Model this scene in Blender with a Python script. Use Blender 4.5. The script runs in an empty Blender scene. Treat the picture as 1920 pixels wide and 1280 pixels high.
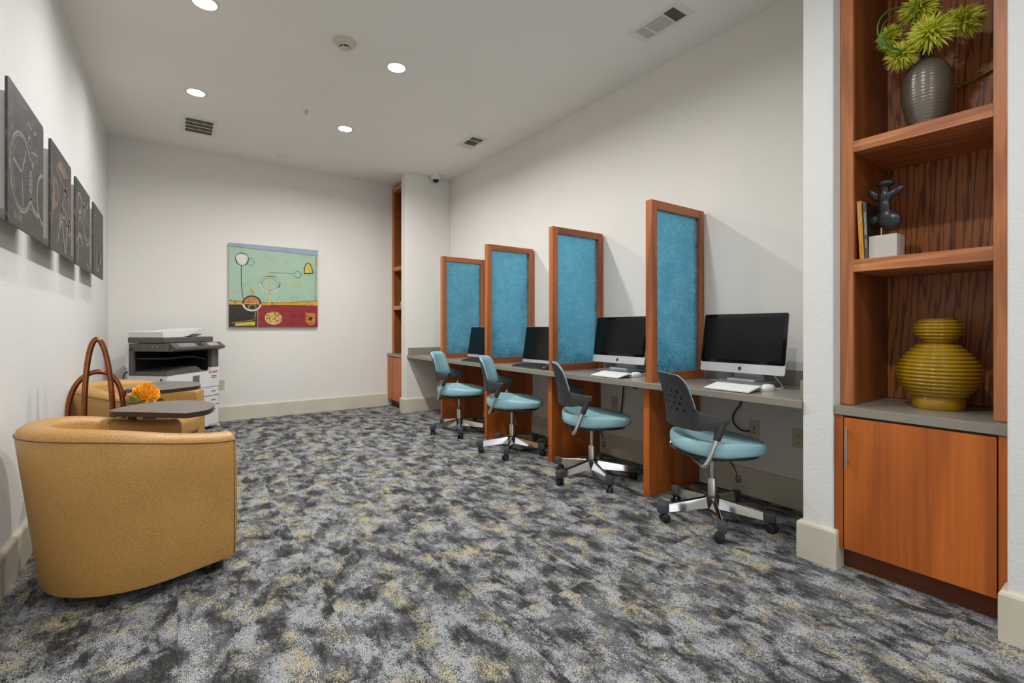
import bpy, bmesh, math, random
from mathutils import Vector, Matrix
random.seed(7)
S = bpy.context.scene
C = S.collection
PI = math.pi
R = math.radians

# ------------------------------------------------------------------ colours
def lin(c):
    out = []
    for v in c:
        v /= 255.0
        out.append(v / 12.92 if v <= 0.04045 else ((v + 0.055) / 1.055) ** 2.4)
    return (out[0], out[1], out[2], 1.0)

# ------------------------------------------------------------------ materials
def newmat(name):
    m = bpy.data.materials.new(name)
    m.use_nodes = True
    nt = m.node_tree
    b = nt.nodes['Principled BSDF']
    return m, nt, b

def N(nt, typ, **kw):
    n = nt.nodes.new(typ)
    for k, v in kw.items():
        if k.startswith('_'):
            n.inputs[k[1:]].default_value = v
        else:
            setattr(n, k, v)
    return n

def L(nt, a, b):
    nt.links.new(a, b)

def coords(nt, scale=(1, 1, 1), rnd=False, rot=(0, 0, 0)):
    tc = N(nt, 'ShaderNodeTexCoord')
    mp = N(nt, 'ShaderNodeMapping')
    mp.inputs['Scale'].default_value = scale
    mp.inputs['Rotation'].default_value = rot
    L(nt, tc.outputs['Object'], mp.inputs['Vector'])
    if rnd:
        oi = N(nt, 'ShaderNodeObjectInfo')
        mu = N(nt, 'ShaderNodeMath', operation='MULTIPLY')
        mu.inputs[1].default_value = 37.0
        L(nt, oi.outputs['Random'], mu.inputs[0])
        L(nt, mu.outputs[0], mp.inputs['Location'])
    return mp.outputs['Vector']

def ramp(nt, fac, stops, interp='LINEAR'):
    r = N(nt, 'ShaderNodeValToRGB')
    r.color_ramp.interpolation = interp
    el = r.color_ramp.elements
    while len(el) < len(stops):
        el.new(0.5)
    for e, (p, c) in zip(el, stops):
        e.position = p
        e.color = c
    L(nt, fac, r.inputs['Fac'])
    return r.outputs['Color']

def mix(nt, a, b, fac, mode='MIX'):
    n = N(nt, 'ShaderNodeMix', data_type='RGBA', blend_type=mode)
    for val, key in ((fac, 0), (a, 6), (b, 7)):
        if hasattr(val, 'links'):
            L(nt, val, n.inputs[key])
        else:
            n.inputs[key].default_value = val
    return n.outputs[2]

def noise(nt, vec, scale, detail=3, rough=0.5, dist=0.0):
    n = N(nt, 'ShaderNodeTexNoise')
    n.inputs['Scale'].default_value = scale
    n.inputs['Detail'].default_value = detail
    n.inputs['Roughness'].default_value = rough
    n.inputs['Distortion'].default_value = dist
    L(nt, vec, n.inputs['Vector'])
    return n.outputs['Fac']

def bump(nt, b, h, strength, dist=0.002):
    n = N(nt, 'ShaderNodeBump')
    n.inputs['Strength'].default_value = strength
    n.inputs['Distance'].default_value = dist
    L(nt, h, n.inputs['Height'])
    L(nt, n.outputs['Normal'], b.inputs['Normal'])

def plain(name, col, rough=0.5, metal=0.0, var=0.06, nscale=14, bmp=0.0, bscale=300, bdist=0.001, spec=0.5, coat=0.0):
    m, nt, b = newmat(name)
    v = coords(nt)
    c = lin(col)
    lo = tuple(x * (1 - var) for x in c[:3]) + (1,)
    hi = tuple(min(1, x * (1 + var)) for x in c[:3]) + (1,)
    f = noise(nt, v, nscale, 3)
    L(nt, ramp(nt, f, [(0.3, lo), (0.7, hi)]), b.inputs['Base Color'])
    b.inputs['Roughness'].default_value = rough
    b.inputs['Metallic'].default_value = metal
    b.inputs['Specular IOR Level'].default_value = spec
    b.inputs['Coat Weight'].default_value = coat
    if bmp:
        bump(nt, b, noise(nt, v, bscale, 2), bmp, bdist)
    return m

def wood(name, dark, light, axis='z', ring=5.0, streak=90.0, contrast=1.0, rough=0.4, bmp=0.15, st_f=0.75, thin=False):
    """grain runs along axis: cathedral rings and fine pore streaks"""
    m, nt, b = newmat(name)
    sc = {'x': (0.07, 1, 1), 'y': (1, 0.07, 1), 'z': (1, 1, 0.07)}[axis]
    v = coords(nt, sc, rnd=True)
    w = N(nt, 'ShaderNodeTexWave', wave_type='BANDS', bands_direction='DIAGONAL')
    w.inputs['Scale'].default_value = ring
    w.inputs['Distortion'].default_value = 9.0
    w.inputs['Detail'].default_value = 2.0
    w.inputs['Detail Scale'].default_value = 1.4
    L(nt, v, w.inputs['Vector'])
    sc2 = {'x': (0.02, 1, 1), 'y': (1, 0.02, 1), 'z': (1, 1, 0.02)}[axis]
    v2 = coords(nt, sc2, rnd=True)
    st = noise(nt, v2, streak, 4, 0.65)
    lg = noise(nt, v, 4.0, 2)
    d, l = lin(dark), lin(light)
    c1 = ramp(nt, w.outputs['Fac'], [(0.03, d), (0.30, l)] if thin else [(0.15, d), (0.75, l)])
    mid = tuple((a + bb) / 2 for a, bb in zip(d, l))
    c2 = mix(nt, mid, c1, contrast)
    c3 = mix(nt, c2, ramp(nt, st, [(0.35, (0.66, 0.63, 0.60, 1)), (0.6, (1.1, 1.1, 1.1, 1))]), st_f, 'MULTIPLY')
    c4 = mix(nt, c3, ramp(nt, lg, [(0.3, (0.82, 0.8, 0.78, 1)), (0.7, (1.1, 1.1, 1.1, 1))]), 0.8, 'MULTIPLY')
    L(nt, c4, b.inputs['Base Color'])
    b.inputs['Roughness'].default_value = rough
    bump(nt, b, st, bmp, 0.0006)
    return m

M = {}
def wall_mat(name, col, bs=0.35):
    m, nt, b = newmat(name)
    v = coords(nt)
    f = noise(nt, v, 1.3, 2)
    c = lin(col)
    L(nt, ramp(nt, f, [(0.3, tuple(x * 0.97 for x in c[:3]) + (1,)), (0.7, c)]), b.inputs['Base Color'])
    b.inputs['Roughness'].default_value = 0.75
    b.inputs['Specular IOR Level'].default_value = 0.25
    vo = noise(nt, v, 85, 2, 0.5, 0.4)
    bump(nt, b, vo, bs, 0.004)
    return m
M['wall'] = wall_mat('painted_drywall', (230, 226, 219))
M['wall_cool'] = wall_mat('painted_drywall_pale', (222, 222, 220))
M['ceiling'] = wall_mat('ceiling_paint', (240, 237, 231), 0.1)
M['trim'] = plain('cream_trim_paint', (205, 198, 180), 0.45, var=0.05, nscale=5, bmp=0.08, bscale=60)
M['white'] = plain('white_enamel', (225, 223, 217), 0.4, var=0.02)
M['offwhite'] = plain('ivory_plastic', (214, 203, 172), 0.4, var=0.02)
M['slotdark'] = plain('dark_slot', (28, 25, 20), 0.7)
M['ventdark'] = plain('vent_cavity', (38, 34, 27), 0.8)
M['vent_slat_shaded'] = plain('vent_slat_shaded', (112, 105, 92), 0.6)
M['beige_plastic'] = plain('beige_plastic', (205, 193, 172), 0.45, var=0.03)

# carpet -----------------------------------------------------------
def carpet():
    m, nt, b = newmat('patchwork_carpet')
    tc = N(nt, 'ShaderNodeTexCoord')
    # plank tiles: every tile shifts the pattern a little
    mp = N(nt, 'ShaderNodeMapping')
    L(nt, tc.outputs['Object'], mp.inputs['Vector'])
    bt = N(nt, 'ShaderNodeTexBrick')
    bt.inputs['Scale'].default_value = 1.0
    bt.inputs['Brick Width'].default_value = 1.0
    bt.inputs['Row Height'].default_value = 0.5
    bt.inputs['Mortar Size'].default_value = 0.0
    bt.inputs['Color1'].default_value = (0, 0, 0, 1)
    bt.inputs['Color2'].default_value = (1, 1, 1, 1)
    bt.offset = 0.5
    mpb = N(nt, 'ShaderNodeMapping')
    mpb.inputs['Rotation'].default_value = (0, 0, PI / 2)
    L(nt, tc.outputs['Object'], mpb.inputs['Vector'])
    L(nt, mpb.outputs['Vector'], bt.inputs['Vector'])
    sc = N(nt, 'ShaderNodeVectorMath', operation='SCALE')
    sc.inputs['Scale'].default_value = 0.35
    L(nt, bt.outputs['Color'], sc.inputs[0])
    ad = N(nt, 'ShaderNodeVectorMath', operation='ADD')
    L(nt, mp.outputs['Vector'], ad.inputs[0])
    L(nt, sc.outputs[0], ad.inputs[1])
    base = ad.outputs[0]
    def stretched(sx, sy, off):
        q = N(nt, 'ShaderNodeMapping')
        q.inputs['Scale'].default_value = (sx, sy, 1)
        q.inputs['Location'].default_value = (off, off * 1.7, 0)
        L(nt, base, q.inputs['Vector'])
        return q.outputs['Vector']
    # thread-level dither that frays every patch edge
    tq = N(nt, 'ShaderNodeMapping')
    tq.inputs['Scale'].default_value = (1, 0.42, 1)
    L(nt, tc.outputs['Object'], tq.inputs['Vector'])
    thread = noise(nt, tq.outputs['Vector'], 230, 1, 0.8)
    fray = noise(nt, stretched(1, 0.2, 3.1), 60, 4, 0.75)
    def field(sx, sy, off, scale, det=4):
        f = noise(nt, stretched(sx, sy, off), scale, det + 2, 0.68, 0.35)
        a = N(nt, 'ShaderNodeMath', operation='MULTIPLY_ADD')
        a.inputs[1].default_value = 0.72
        L(nt, thread, a.inputs[0]); L(nt, f, a.inputs[2])
        a2 = N(nt, 'ShaderNodeMath', operation='MULTIPLY_ADD')
        a2.inputs[1].default_value = 0.50
        L(nt, fray, a2.inputs[0]); L(nt, a.outputs[0], a2.inputs[2])
        s = N(nt, 'ShaderNodeMath', operation='SUBTRACT')
        s.inputs[1].default_value = 0.61
        L(nt, a2.outputs[0], s.inputs[0])
        return s.outputs[0]
    f1 = field(1, 0.68, 0.0, 11.0)
    f2 = field(1, 0.72, 11.3, 8.6)
    f3 = field(1, 0.62, 23.9, 10.0)
    dark, mid, light, sand = lin((54, 53, 51)), lin((98, 99, 103)), lin((158, 161, 165)), lin((172, 163, 136))
    k1 = ramp(nt, f1, [(0.47, (0, 0, 0, 1)), (0.52, (1, 1, 1, 1))])
    k2 = ramp(nt, f2, [(0.55, (0, 0, 0, 1)), (0.60, (1, 1, 1, 1))])
    k3 = ramp(nt, f3, [(0.535, (0, 0, 0, 1)), (0.585, (1, 1, 1, 1))])
    c = mix(nt, mid, light, k1)
    c = mix(nt, c, sand, k2)
    c = mix(nt, c, dark, k3)
    # each patch carries thread-level speckle of its neighbours
    sp = ramp(nt, thread, [(0.40, (0.62, 0.62, 0.63, 1)), (0.60, (1.22, 1.22, 1.2, 1))])
    c = mix(nt, c, sp, 0.8, 'MULTIPLY')
    # faint joints between the planks
    bt2 = N(nt, 'ShaderNodeTexBrick')
    bt2.inputs['Scale'].default_value = 1.0
    bt2.inputs['Brick Width'].default_value = 1.0
    bt2.inputs['Row Height'].default_value = 0.5
    bt2.inputs['Mortar Size'].default_value = 0.0022
    bt2.inputs['Color1'].default_value = (1, 1, 1, 1)
    bt2.inputs['Color2'].default_value = (1, 1, 1, 1)
    bt2.inputs['Mortar'].default_value = (0.72, 0.72, 0.72, 1)
    L(nt, mpb.outputs['Vector'], bt2.inputs['Vector'])
    c = mix(nt, c, bt2.outputs['Color'], 0.7, 'MULTIPLY')
    L(nt, c, b.inputs['Base Color'])
    b.inputs['Roughness'].default_value = 0.95
    b.inputs['Specular IOR Level'].default_value = 0.1
    bump(nt, b, thread, 0.5, 0.004)
    return m
M['carpet'] = carpet()

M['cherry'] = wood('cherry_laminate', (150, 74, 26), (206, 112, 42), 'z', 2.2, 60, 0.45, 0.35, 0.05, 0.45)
M['cherry_h'] = wood('cherry_laminate_cross', (150, 74, 26), (206, 112, 42), 'y', 2.2, 60, 0.55, 0.35, 0.05)
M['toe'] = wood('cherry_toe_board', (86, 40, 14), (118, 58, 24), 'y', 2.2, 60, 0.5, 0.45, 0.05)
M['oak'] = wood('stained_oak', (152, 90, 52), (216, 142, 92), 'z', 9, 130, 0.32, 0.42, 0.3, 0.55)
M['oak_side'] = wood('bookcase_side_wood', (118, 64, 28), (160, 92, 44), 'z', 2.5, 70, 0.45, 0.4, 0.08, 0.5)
M['oak_h'] = wood('stained_oak_cross', (152, 90, 52), (216, 142, 92), 'y', 9, 130, 0.5, 0.42, 0.3)
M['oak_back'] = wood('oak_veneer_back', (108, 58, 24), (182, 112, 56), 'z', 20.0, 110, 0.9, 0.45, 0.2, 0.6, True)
M['frame'] = wood('divider_frame_wood', (138, 76, 38), (188, 108, 58), 'z', 3.0, 90, 0.6, 0.4, 0.15)
M['quartz'] = plain('grey_solid_surface', (139, 133, 122), 0.25, var=0.04, nscale=220)
M['black'] = plain('black_plastic', (40, 40, 42), 0.45, var=0.05)
M['black_soft'] = plain('black_moulded_plastic', (48, 48, 50), 0.5, var=0.05, bmp=0.1, bscale=600)
M['rubber'] = plain('caster_black', (30, 30, 32), 0.5)
M['capgrey'] = plain('dark_grey_nylon', (66, 67, 71), 0.5)
M['chrome'] = plain('polished_chrome', (215, 215, 213), 0.12, 1.0, var=0.02)
M['steel'] = plain('brushed_steel', (190, 188, 182), 0.32, 1.0, var=0.05)
M['alu'] = plain('anodised_aluminium', (206, 207, 210), 0.38, 0.35, var=0.02)
M['alu_dark'] = plain('grey_aluminium', (120, 122, 122), 0.35, 0.4, var=0.02)
M['screen'] = plain('black_glass', (7, 7, 8), 0.06, 0.0, var=0.0, spec=0.4)
M['screen_on'] = plain('matte_panel', (14, 15, 15), 0.22, 0.0, var=0.02, spec=0.3)
M['bezel'] = plain('silver_plastic', (176, 172, 176), 0.4, 0.1, var=0.02)
M['kwhite'] = plain('white_keycap', (232, 232, 232), 0.45, var=0.01)
M['vinyl'] = plain('teal_vinyl', (152, 195, 203), 0.42, var=0.06, nscale=9, bmp=0.12, bscale=500)
M['label_ink'] = plain('dark_ink', (35, 35, 40), 0.6)

def leather():
    m, nt, b = newmat('tan_pebbled_leather')
    v = coords(nt)
    vo = N(nt, 'ShaderNodeTexVoronoi', feature='F1')
    vo.inputs['Scale'].default_value = 150
    L(nt, v, vo.inputs['Vector'])
    lg = noise(nt, v, 5, 2)
    c = ramp(nt, vo.outputs['Distance'], [(0.1, lin((194, 148, 82))), (0.75, lin((176, 131, 68)))])
    c = mix(nt, c, ramp(nt, lg, [(0.3, (0.93, 0.93, 0.93, 1)), (0.7, (1.05, 1.05, 1.05, 1))]), 1.0, 'MULTIPLY')
    L(nt, c, b.inputs['Base Color'])
    b.inputs['Roughness'].default_value = 0.42
    inv = N(nt, 'ShaderNodeMath', operation='SUBTRACT')
    inv.inputs[0].default_value = 1.0
    L(nt, vo.outputs['Distance'], inv.inputs[1])
    bump(nt, b, inv.outputs[0], 0.5, 0.002)
    return m
M['leather'] = leather()
M['seam'] = plain('leather_seam', (92, 62, 30), 0.6)
M['espresso'] = plain('espresso_laminate', (108, 98, 91), 0.38, var=0.05, nscale=30)
M['espresso_edge'] = plain('espresso_edge', (56, 42, 36), 0.4, var=0.05)
M['copper'] = plain('aged_copper', (150, 92, 60), 0.28, 1.0, var=0.22, nscale=22)

def glass_mat():
    """blue textured glass: rough tinted transmission with sparkle painted on as pale strands"""
    m, nt, b = newmat('blue_chipped_glass')
    v = coords(nt, rnd=True)
    n1 = N(nt, 'ShaderNodeTexNoise')
    n1.inputs['Scale'].default_value = 48
    n1.inputs['Detail'].default_value = 3
    n1.inputs['Roughness'].default_value = 0.7
    n1.inputs['Distortion'].default_value = 1.6
    L(nt, v, n1.inputs['Vector'])
    # sparkle put into the colour as pale strands along the noise's middle value
    d = N(nt, 'ShaderNodeMath', operation='SUBTRACT'); d.inputs[1].default_value = 0.5
    L(nt, n1.outputs['Fac'], d.inputs[0])
    ab = N(nt, 'ShaderNodeMath', operation='ABSOLUTE'); L(nt, d.outputs[0], ab.inputs[0])
    k = ramp(nt, ab.outputs[0], [(0.02, (1, 1, 1, 1)), (0.05, (0, 0, 0, 1))])
    big = ramp(nt, noise(nt, v, 7.0, 3, 0.6), [(0.35, (0.3, 0.3, 0.3, 1)), (0.65, (1, 1, 1, 1))])
    kk = mix(nt, k, big, 1.0, 'MULTIPLY')
    b.inputs['Base Color'].default_value = lin((118, 206, 240))
    b.inputs['Transmission Weight'].default_value = 1.0
    b.inputs['Roughness'].default_value = 0.06
    b.inputs['IOR'].default_value = 1.25
    bump(nt, b, n1.outputs['Fac'], 0.6, 0.008)
    fr = N(nt, 'ShaderNodeBsdfDiffuse')
    fr.inputs['Color'].default_value = lin((176, 232, 250))
    tr = N(nt, 'ShaderNodeBsdfTranslucent')
    tr.inputs['Color'].default_value = lin((170, 230, 250))
    mx0 = N(nt, 'ShaderNodeMixShader')
    mx0.inputs['Fac'].default_value = 0.45
    L(nt, fr.outputs[0], mx0.inputs[1]); L(nt, tr.outputs[0], mx0.inputs[2])
    # a constant thin veil of blue etching under the strands
    veil = N(nt, 'ShaderNodeBsdfTranslucent'); veil.inputs['Color'].default_value = lin((36, 132, 178))
    veil2 = N(nt, 'ShaderNodeBsdfDiffuse'); veil2.inputs['Color'].default_value = lin((32, 122, 168))
    vm = N(nt, 'ShaderNodeMixShader'); vm.inputs['Fac'].default_value = 0.5
    L(nt, veil.outputs[0], vm.inputs[1]); L(nt, veil2.outputs[0], vm.inputs[2])
    vx = N(nt, 'ShaderNodeMixShader'); vx.inputs['Fac'].default_value = 0.22
    L(nt, b.outputs[0], vx.inputs[1]); L(nt, vm.outputs[0], vx.inputs[2])
    mx = N(nt, 'ShaderNodeMixShader')
    sc = N(nt, 'ShaderNodeMath', operation='MULTIPLY'); sc.inputs[1].default_value = 0.85
    L(nt, kk, sc.inputs[0]); L(nt, sc.outputs[0], mx.inputs['Fac'])
    L(nt, vx.outputs[0], mx.inputs[1]); L(nt, mx0.outputs[0], mx.inputs[2])
    L(nt, mx.outputs[0], nt.nodes['Material Output'].inputs['Surface'])
    return m
M['glass'] = glass_mat()

def emit_mat(name, col, strength):
    m, nt, b = newmat(name)
    b.inputs['Base Color'].default_value = (1, 1, 1, 1)
    b.inputs['Emission Color'].default_value = col
    b.inputs['Emission Strength'].default_value = strength
    return m
M['lens'] = emit_mat('lit_diffuser', (1.0, 0.97, 0.92, 1), 25.0)

# painting and print colours
def daub(name, c1, c2, scale=6, c3=None, p3=0.72):
    m, nt, b = newmat(name)
    v = coords(nt, (1, 1, 1.6))
    f = noise(nt, v, scale, 5, 0.65, 0.8)
    st = [(0.32, lin(c2)), (0.52, lin(c1))]
    if c3:
        st += [(p3 - 0.08, lin(c1)), (p3, lin(c3))]
    L(nt, ramp(nt, f, st), b.inputs['Base Color'])
    b.inputs['Roughness'].default_value = 0.55
    return m
M['p_blue'] = daub('paint_slate_blue', (150, 164, 184), (138, 152, 172))
M['p_green'] = daub('paint_seafoam', (160, 188, 164), (150, 178, 150), 5, (186, 158, 104), 0.72)
M['p_yellow'] = daub('paint_ochre', (206, 160, 46), (150, 100, 30), 14)
M['p_red'] = daub('paint_crimson', (146, 30, 34), (104, 18, 24), 7, (180, 62, 40), 0.74)
M['p_dark'] = daub('paint_umber', (46, 34, 26), (28, 20, 16), 9, (116, 84, 56), 0.72)
M['p_black'] = daub('paint_charcoal', (44, 42, 40), (34, 32, 30), 30)
M['p_white'] = daub('paint_white', (216, 212, 206), (190, 186, 182), 20)
M['p_lemon'] = daub('paint_lemon', (208, 190, 70), (180, 156, 50), 16)
M['p_gold'] = daub('paint_gold_mottle', (206, 166, 74), (52, 34, 20), 34, (232, 214, 160), 0.62)
M['p_rust'] = daub('paint_rust', (198, 128, 56), (120, 50, 26), 24)
M['p_smudge'] = daub('paint_smudge', (168, 182, 146), (190, 158, 104), 16)
M['p_edge'] = daub('canvas_edge', (196, 186, 164), (170, 160, 136), 20)
M['a_base'] = daub('print_dark', (62, 57, 55), (40, 37, 36), 9, (100, 92, 88), 0.66)
M['a_grey'] = daub('print_grey', (132, 124, 119), (74, 69, 66), 26)
M['a_light'] = daub('print_light', (150, 141, 136), (88, 80, 77), 30)
M['a_brown'] = daub('print_brown', (120, 94, 80), (64, 52, 47), 18)
M['box_grey'] = plain('pale_grey_box', (210, 211, 204), 0.5, var=0.02)

M['ribbed_glass'] = plain('smoked_grey_glaze', (122, 114, 104), 0.26, 0.25, var=0.12, nscale=10)
M['mustard'] = plain('mustard_glaze', (166, 132, 26), 0.22, var=0.12, nscale=10, coat=0.2)
M['stone'] = plain('pale_stone', (196, 193, 184), 0.7, var=0.04, nscale=25)
M['bronze'] = plain('black_bronze', (46, 46, 48), 0.3, 0.3, var=0.1)
M['book_y'] = plain('amber_cloth', (224, 150, 20), 0.5, var=0.03)
M['book_g'] = plain('slate_cloth', (86, 86, 90), 0.55, var=0.03)
M['book_k'] = plain('black_cover', (26, 24, 24), 0.4, var=0.03)
M['pages'] = plain('paper_pages', (226, 216, 196), 0.7, var=0.04, nscale=80)
M['ink_white'] = plain('white_ink', (228, 222, 208), 0.6)
M['petal'] = daub('chartreuse_petal', (228, 230, 82), (184, 194, 50), 30, (240, 238, 150), 0.66)
M['stem'] = plain('green_stem', (70, 128, 50), 0.45, var=0.15)
M['twig'] = plain('olive_twig', (150, 138, 52), 0.5, var=0.25, nscale=60)
M['orange'] = plain('orange_petal', (255, 170, 30), 0.5, var=0.15, nscale=40)
M['leafdark'] = plain('leaf_green', (64, 104, 40), 0.5, var=0.2, nscale=30)
M['pr_white'] = plain('printer_white', (222, 222, 220), 0.45, var=0.02)
M['pr_grey'] = plain('printer_taupe', (92, 86, 80), 0.45, var=0.04)
M['pr_dark'] = plain('printer_cavity', (16, 15, 14), 0.5)
M['pr_red'] = plain('red_print', (204, 30, 66), 0.5)
M['pr_sticker'] = plain('olive_sticker', (110, 106, 84), 0.5)
M['pr_blue'] = plain('blue_print', (66, 84, 150), 0.4)
M['pr_screen'] = plain('grey_touchscreen', (122, 126, 138), 0.2)
M['cord_black'] = plain('black_cord', (22, 22, 24), 0.5)
M['cord_blue'] = plain('blue_cord', (20, 62, 110), 0.45)
M['cord_white'] = plain('white_cord', (226, 224, 218), 0.45)
M['domeglass'] = plain('smoked_dome', (20, 20, 20), 0.08)
M['plate'] = plain('wall_plate_beige', (196, 186, 158), 0.4)

# ------------------------------------------------------------------ mesh helpers
def bx(bm, x0, x1, y0, y1, z0, z1, bev=0.0, mi=0, seg=2, mat=None):
    vs = [bm.verts.new((x, y, z)) for x in (x0, x1) for y in (y0, y1) for z in (z0, z1)]
    idx = [(0, 1, 3, 2), (4, 6, 7, 5), (0, 4, 5, 1), (2, 3, 7, 6), (0, 2, 6, 4), (1, 5, 7, 3)]
    fs = [bm.faces.new([vs[i] for i in f]) for f in idx]
    for f in fs:
        f.material_index = mi
    if bev > 0:
        es = list({e for f in fs for e in f.edges})
        r = bmesh.ops.bevel(bm, geom=es, offset=bev, segments=seg, affect='EDGES', profile=0.5)
        for f in r['faces']:
            f.material_index = mi
    if mat is not None:
        allv = set(vs)
        bmesh.ops.transform(bm, matrix=mat, verts=[v for v in bm.verts if v.is_valid and v in allv] if bev == 0 else bm.verts)
    return vs

def catmull(pts, n=6, closed=False):
    P = [Vector(p) for p in pts]
    out = []
    m = len(P)
    rng = range(m) if closed else range(m - 1)
    for i in rng:
        if closed:
            p0, p1, p2, p3 = P[(i - 1) % m], P[i], P[(i + 1) % m], P[(i + 2) % m]
        else:
            p0, p1, p2, p3 = P[max(i - 1, 0)], P[i], P[i + 1], P[min(i + 2, m - 1)]
        for k in range(n):
            t = k / n
            out.append(0.5 * ((2 * p1) + (-p0 + p2) * t + (2 * p0 - 5 * p1 + 4 * p2 - p3) * t * t + (-p0 + 3 * p1 - 3 * p2 + p3) * t ** 3))
    if not closed:
        out.append(P[-1])
    return out

def tube(bm, pts, r, n=10, mi=0, closed=False):
    P = [Vector(p) for p in pts]
    rr = r if isinstance(r, (list, tuple)) else [r] * len(P)
    rings = []
    up = None
    m = len(P)
    for i, p in enumerate(P):
        a = P[(i - 1) % m] if (closed or i > 0) else p
        c = P[(i + 1) % m] if (closed or i < m - 1) else p
        t = (c - a).normalized()
        if up is None:
            up = t.orthogonal().normalized()
        up = (up - t * up.dot(t))
        up = up.normalized() if up.length > 1e-6 else t.orthogonal().normalized()
        s = t.cross(up)
        rings.append([bm.verts.new(p + (up * math.cos(2 * PI * k / n) + s * math.sin(2 * PI * k / n)) * rr[i]) for k in range(n)])
    for i in range(m if closed else m - 1):
        a, b = rings[i], rings[(i + 1) % m]
        for k in range(n):
            f = bm.faces.new((a[k], a[(k + 1) % n], b[(k + 1) % n], b[k]))
            f.material_index = mi
    if not closed:
        for ring, fl in ((rings[0], True), (rings[-1], False)):
            f = bm.faces.new(ring[::-1] if fl else ring)
            f.material_index = mi

def lathe(bm, prof, n=32, c=(0, 0, 0), mi=0, M4=None):
    rings = []
    c = Vector(c)
    for r, z in prof:
        if r < 1e-5:
            v = c + Vector((0, 0, z))
            if M4: v = M4 @ v
            rings.append([bm.verts.new(v)])
        else:
            ring = []
            for k in range(n):
                a = 2 * PI * k / n
                v = c + Vector((r * math.cos(a), r * math.sin(a), z))
                if M4: v = M4 @ v
                ring.append(bm.verts.new(v))
            rings.append(ring)
    for a, b in zip(rings, rings[1:]):
        for k in range(n):
            k2 = (k + 1) % n
            if len(a) == 1 and len(b) == 1:
                continue
            if len(a) == 1:
                f = bm.faces.new((a[0], b[k2], b[k]))
            elif len(b) == 1:
                f = bm.faces.new((a[k], a[k2], b[0]))
            else:
                f = bm.faces.new((a[k], a[k2], b[k2], b[k]))
            f.material_index = mi
    for ring, fl in ((rings[0], True), (rings[-1], False)):
        if len(ring) > 2:
            f = bm.faces.new(ring[::-1] if fl else ring)
            f.material_index = mi

def prism(bm, poly, lo, hi, axis='z', mi=0, mi_side=None):
    """extrude a 2D polygon along an axis; poly in the other two axes (cyclic order)"""
    def mk(p, h):
        if axis == 'z': return (p[0], p[1], h)
        if axis == 'x': return (h, p[0], p[1])
        return (p[0], h, p[1])
    a = [bm.verts.new(mk(p, lo)) for p in poly]
    b = [bm.verts.new(mk(p, hi)) for p in poly]
    n = len(poly)
    for k in range(n):
        f = bm.faces.new((a[k], a[(k + 1) % n], b[(k + 1) % n], b[k]))
        f.material_index = mi if mi_side is None else mi_side
    for ring in (a[::-1], b):
        f = bm.faces.new(ring)
        f.material_index = mi

def flat(bm, poly, mk, mi=0):
    f = bm.faces.new([bm.verts.new(mk(p)) for p in poly])
    f.material_index = mi

def sphere(bm, c, r, sc=(1, 1, 1), mi=0, seg=16, rings=10, rot=None):
    mat = Matrix.Translation(c) @ (rot.to_4x4() if rot else Matrix.Identity(4)) @ Matrix.Diagonal((r * sc[0], r * sc[1], r * sc[2], 1))
    r_ = bmesh.ops.create_uvsphere(bm, u_segments=seg, v_segments=rings, radius=1.0, matrix=mat)
    for v in r_['verts']:
        for f in v.link_faces:
            f.material_index = mi

def ngon(cx, cy, rx, ry, n=24, a0=0.0):
    return [(cx + rx * math.cos(a0 + 2 * PI * k / n), cy + ry * math.sin(a0 + 2 * PI * k / n)) for k in range(n)]

def obj(name, bm, mats, parent=None, smooth=False, loc=None, mods=None):
    bmesh.ops.recalc_face_normals(bm, faces=bm.faces)
    me = bpy.data.meshes.new(name)
    bm.to_mesh(me); bm.free()
    for m in (mats if isinstance(mats, (list, tuple)) else [mats]):
        me.materials.append(M[m] if isinstance(m, str) else m)
    o = bpy.data.objects.new(name, me)
    C.objects.link(o)
    if parent: o.parent = parent
    if loc: o.location = loc
    if smooth:
        for p in me.polygons: p.use_smooth = True
        if smooth != 'all':
            try:
                me.set_sharp_from_angle(angle=R(40))
            except Exception:
                pass
    return o

def tag(o, label, cat, group=None):
    o['label'] = label; o['category'] = cat
    if group: o['group'] = group
    return o

def thing(name, label, cat, loc=(0, 0, 0), rz=0.0, group=None):
    o = bpy.data.objects.new(name, None)
    C.objects.link(o)
    o.empty_display_size = 0.1
    o.location = loc; o.rotation_euler = (0, 0, rz)
    return tag(o, label, cat, group)

def struct(name, bm, m, smooth=False):
    o = obj(name, bm, m, None, smooth)
    o['kind'] = 'structure'
    return o

def dup(root, loc=None, rz=None, label=None):
    r = root.copy(); C.objects.link(r)
    if loc is not None: r.location = loc
    if rz is not None: r.rotation_euler = (0, 0, rz)
    if label: r['label'] = label
    for ch in list(root.children):
        c = ch.copy(); C.objects.link(c); c.parent = r
        for g in list(ch.children):
            d = g.copy(); C.objects.link(d); d.parent = c
    return r

def textmesh(name, s, size, mat, parent, M4, extrude=0.0003, sx=1.0, bold=0.0):
    cu = bpy.data.curves.new(name, 'FONT')
    cu.body = s; cu.size = size; cu.align_x = 'CENTER'; cu.align_y = 'CENTER'
    cu.extrude = extrude; cu.offset = bold
    t = bpy.data.objects.new(name, cu)
    C.objects.link(t)
    bpy.context.view_layer.update()
    me = bpy.data.meshes.new_from_object(t.evaluated_get(bpy.context.evaluated_depsgraph_get()))
    bpy.data.objects.remove(t); bpy.data.curves.remove(cu)
    me.transform(M4 @ Matrix.Diagonal((sx, 1, 1, 1)))
    me.materials.clear(); me.materials.append(M[mat])
    o = bpy.data.objects.new(name, me)
    C.objects.link(o); o.parent = parent
    return o

B = bmesh.new

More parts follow.
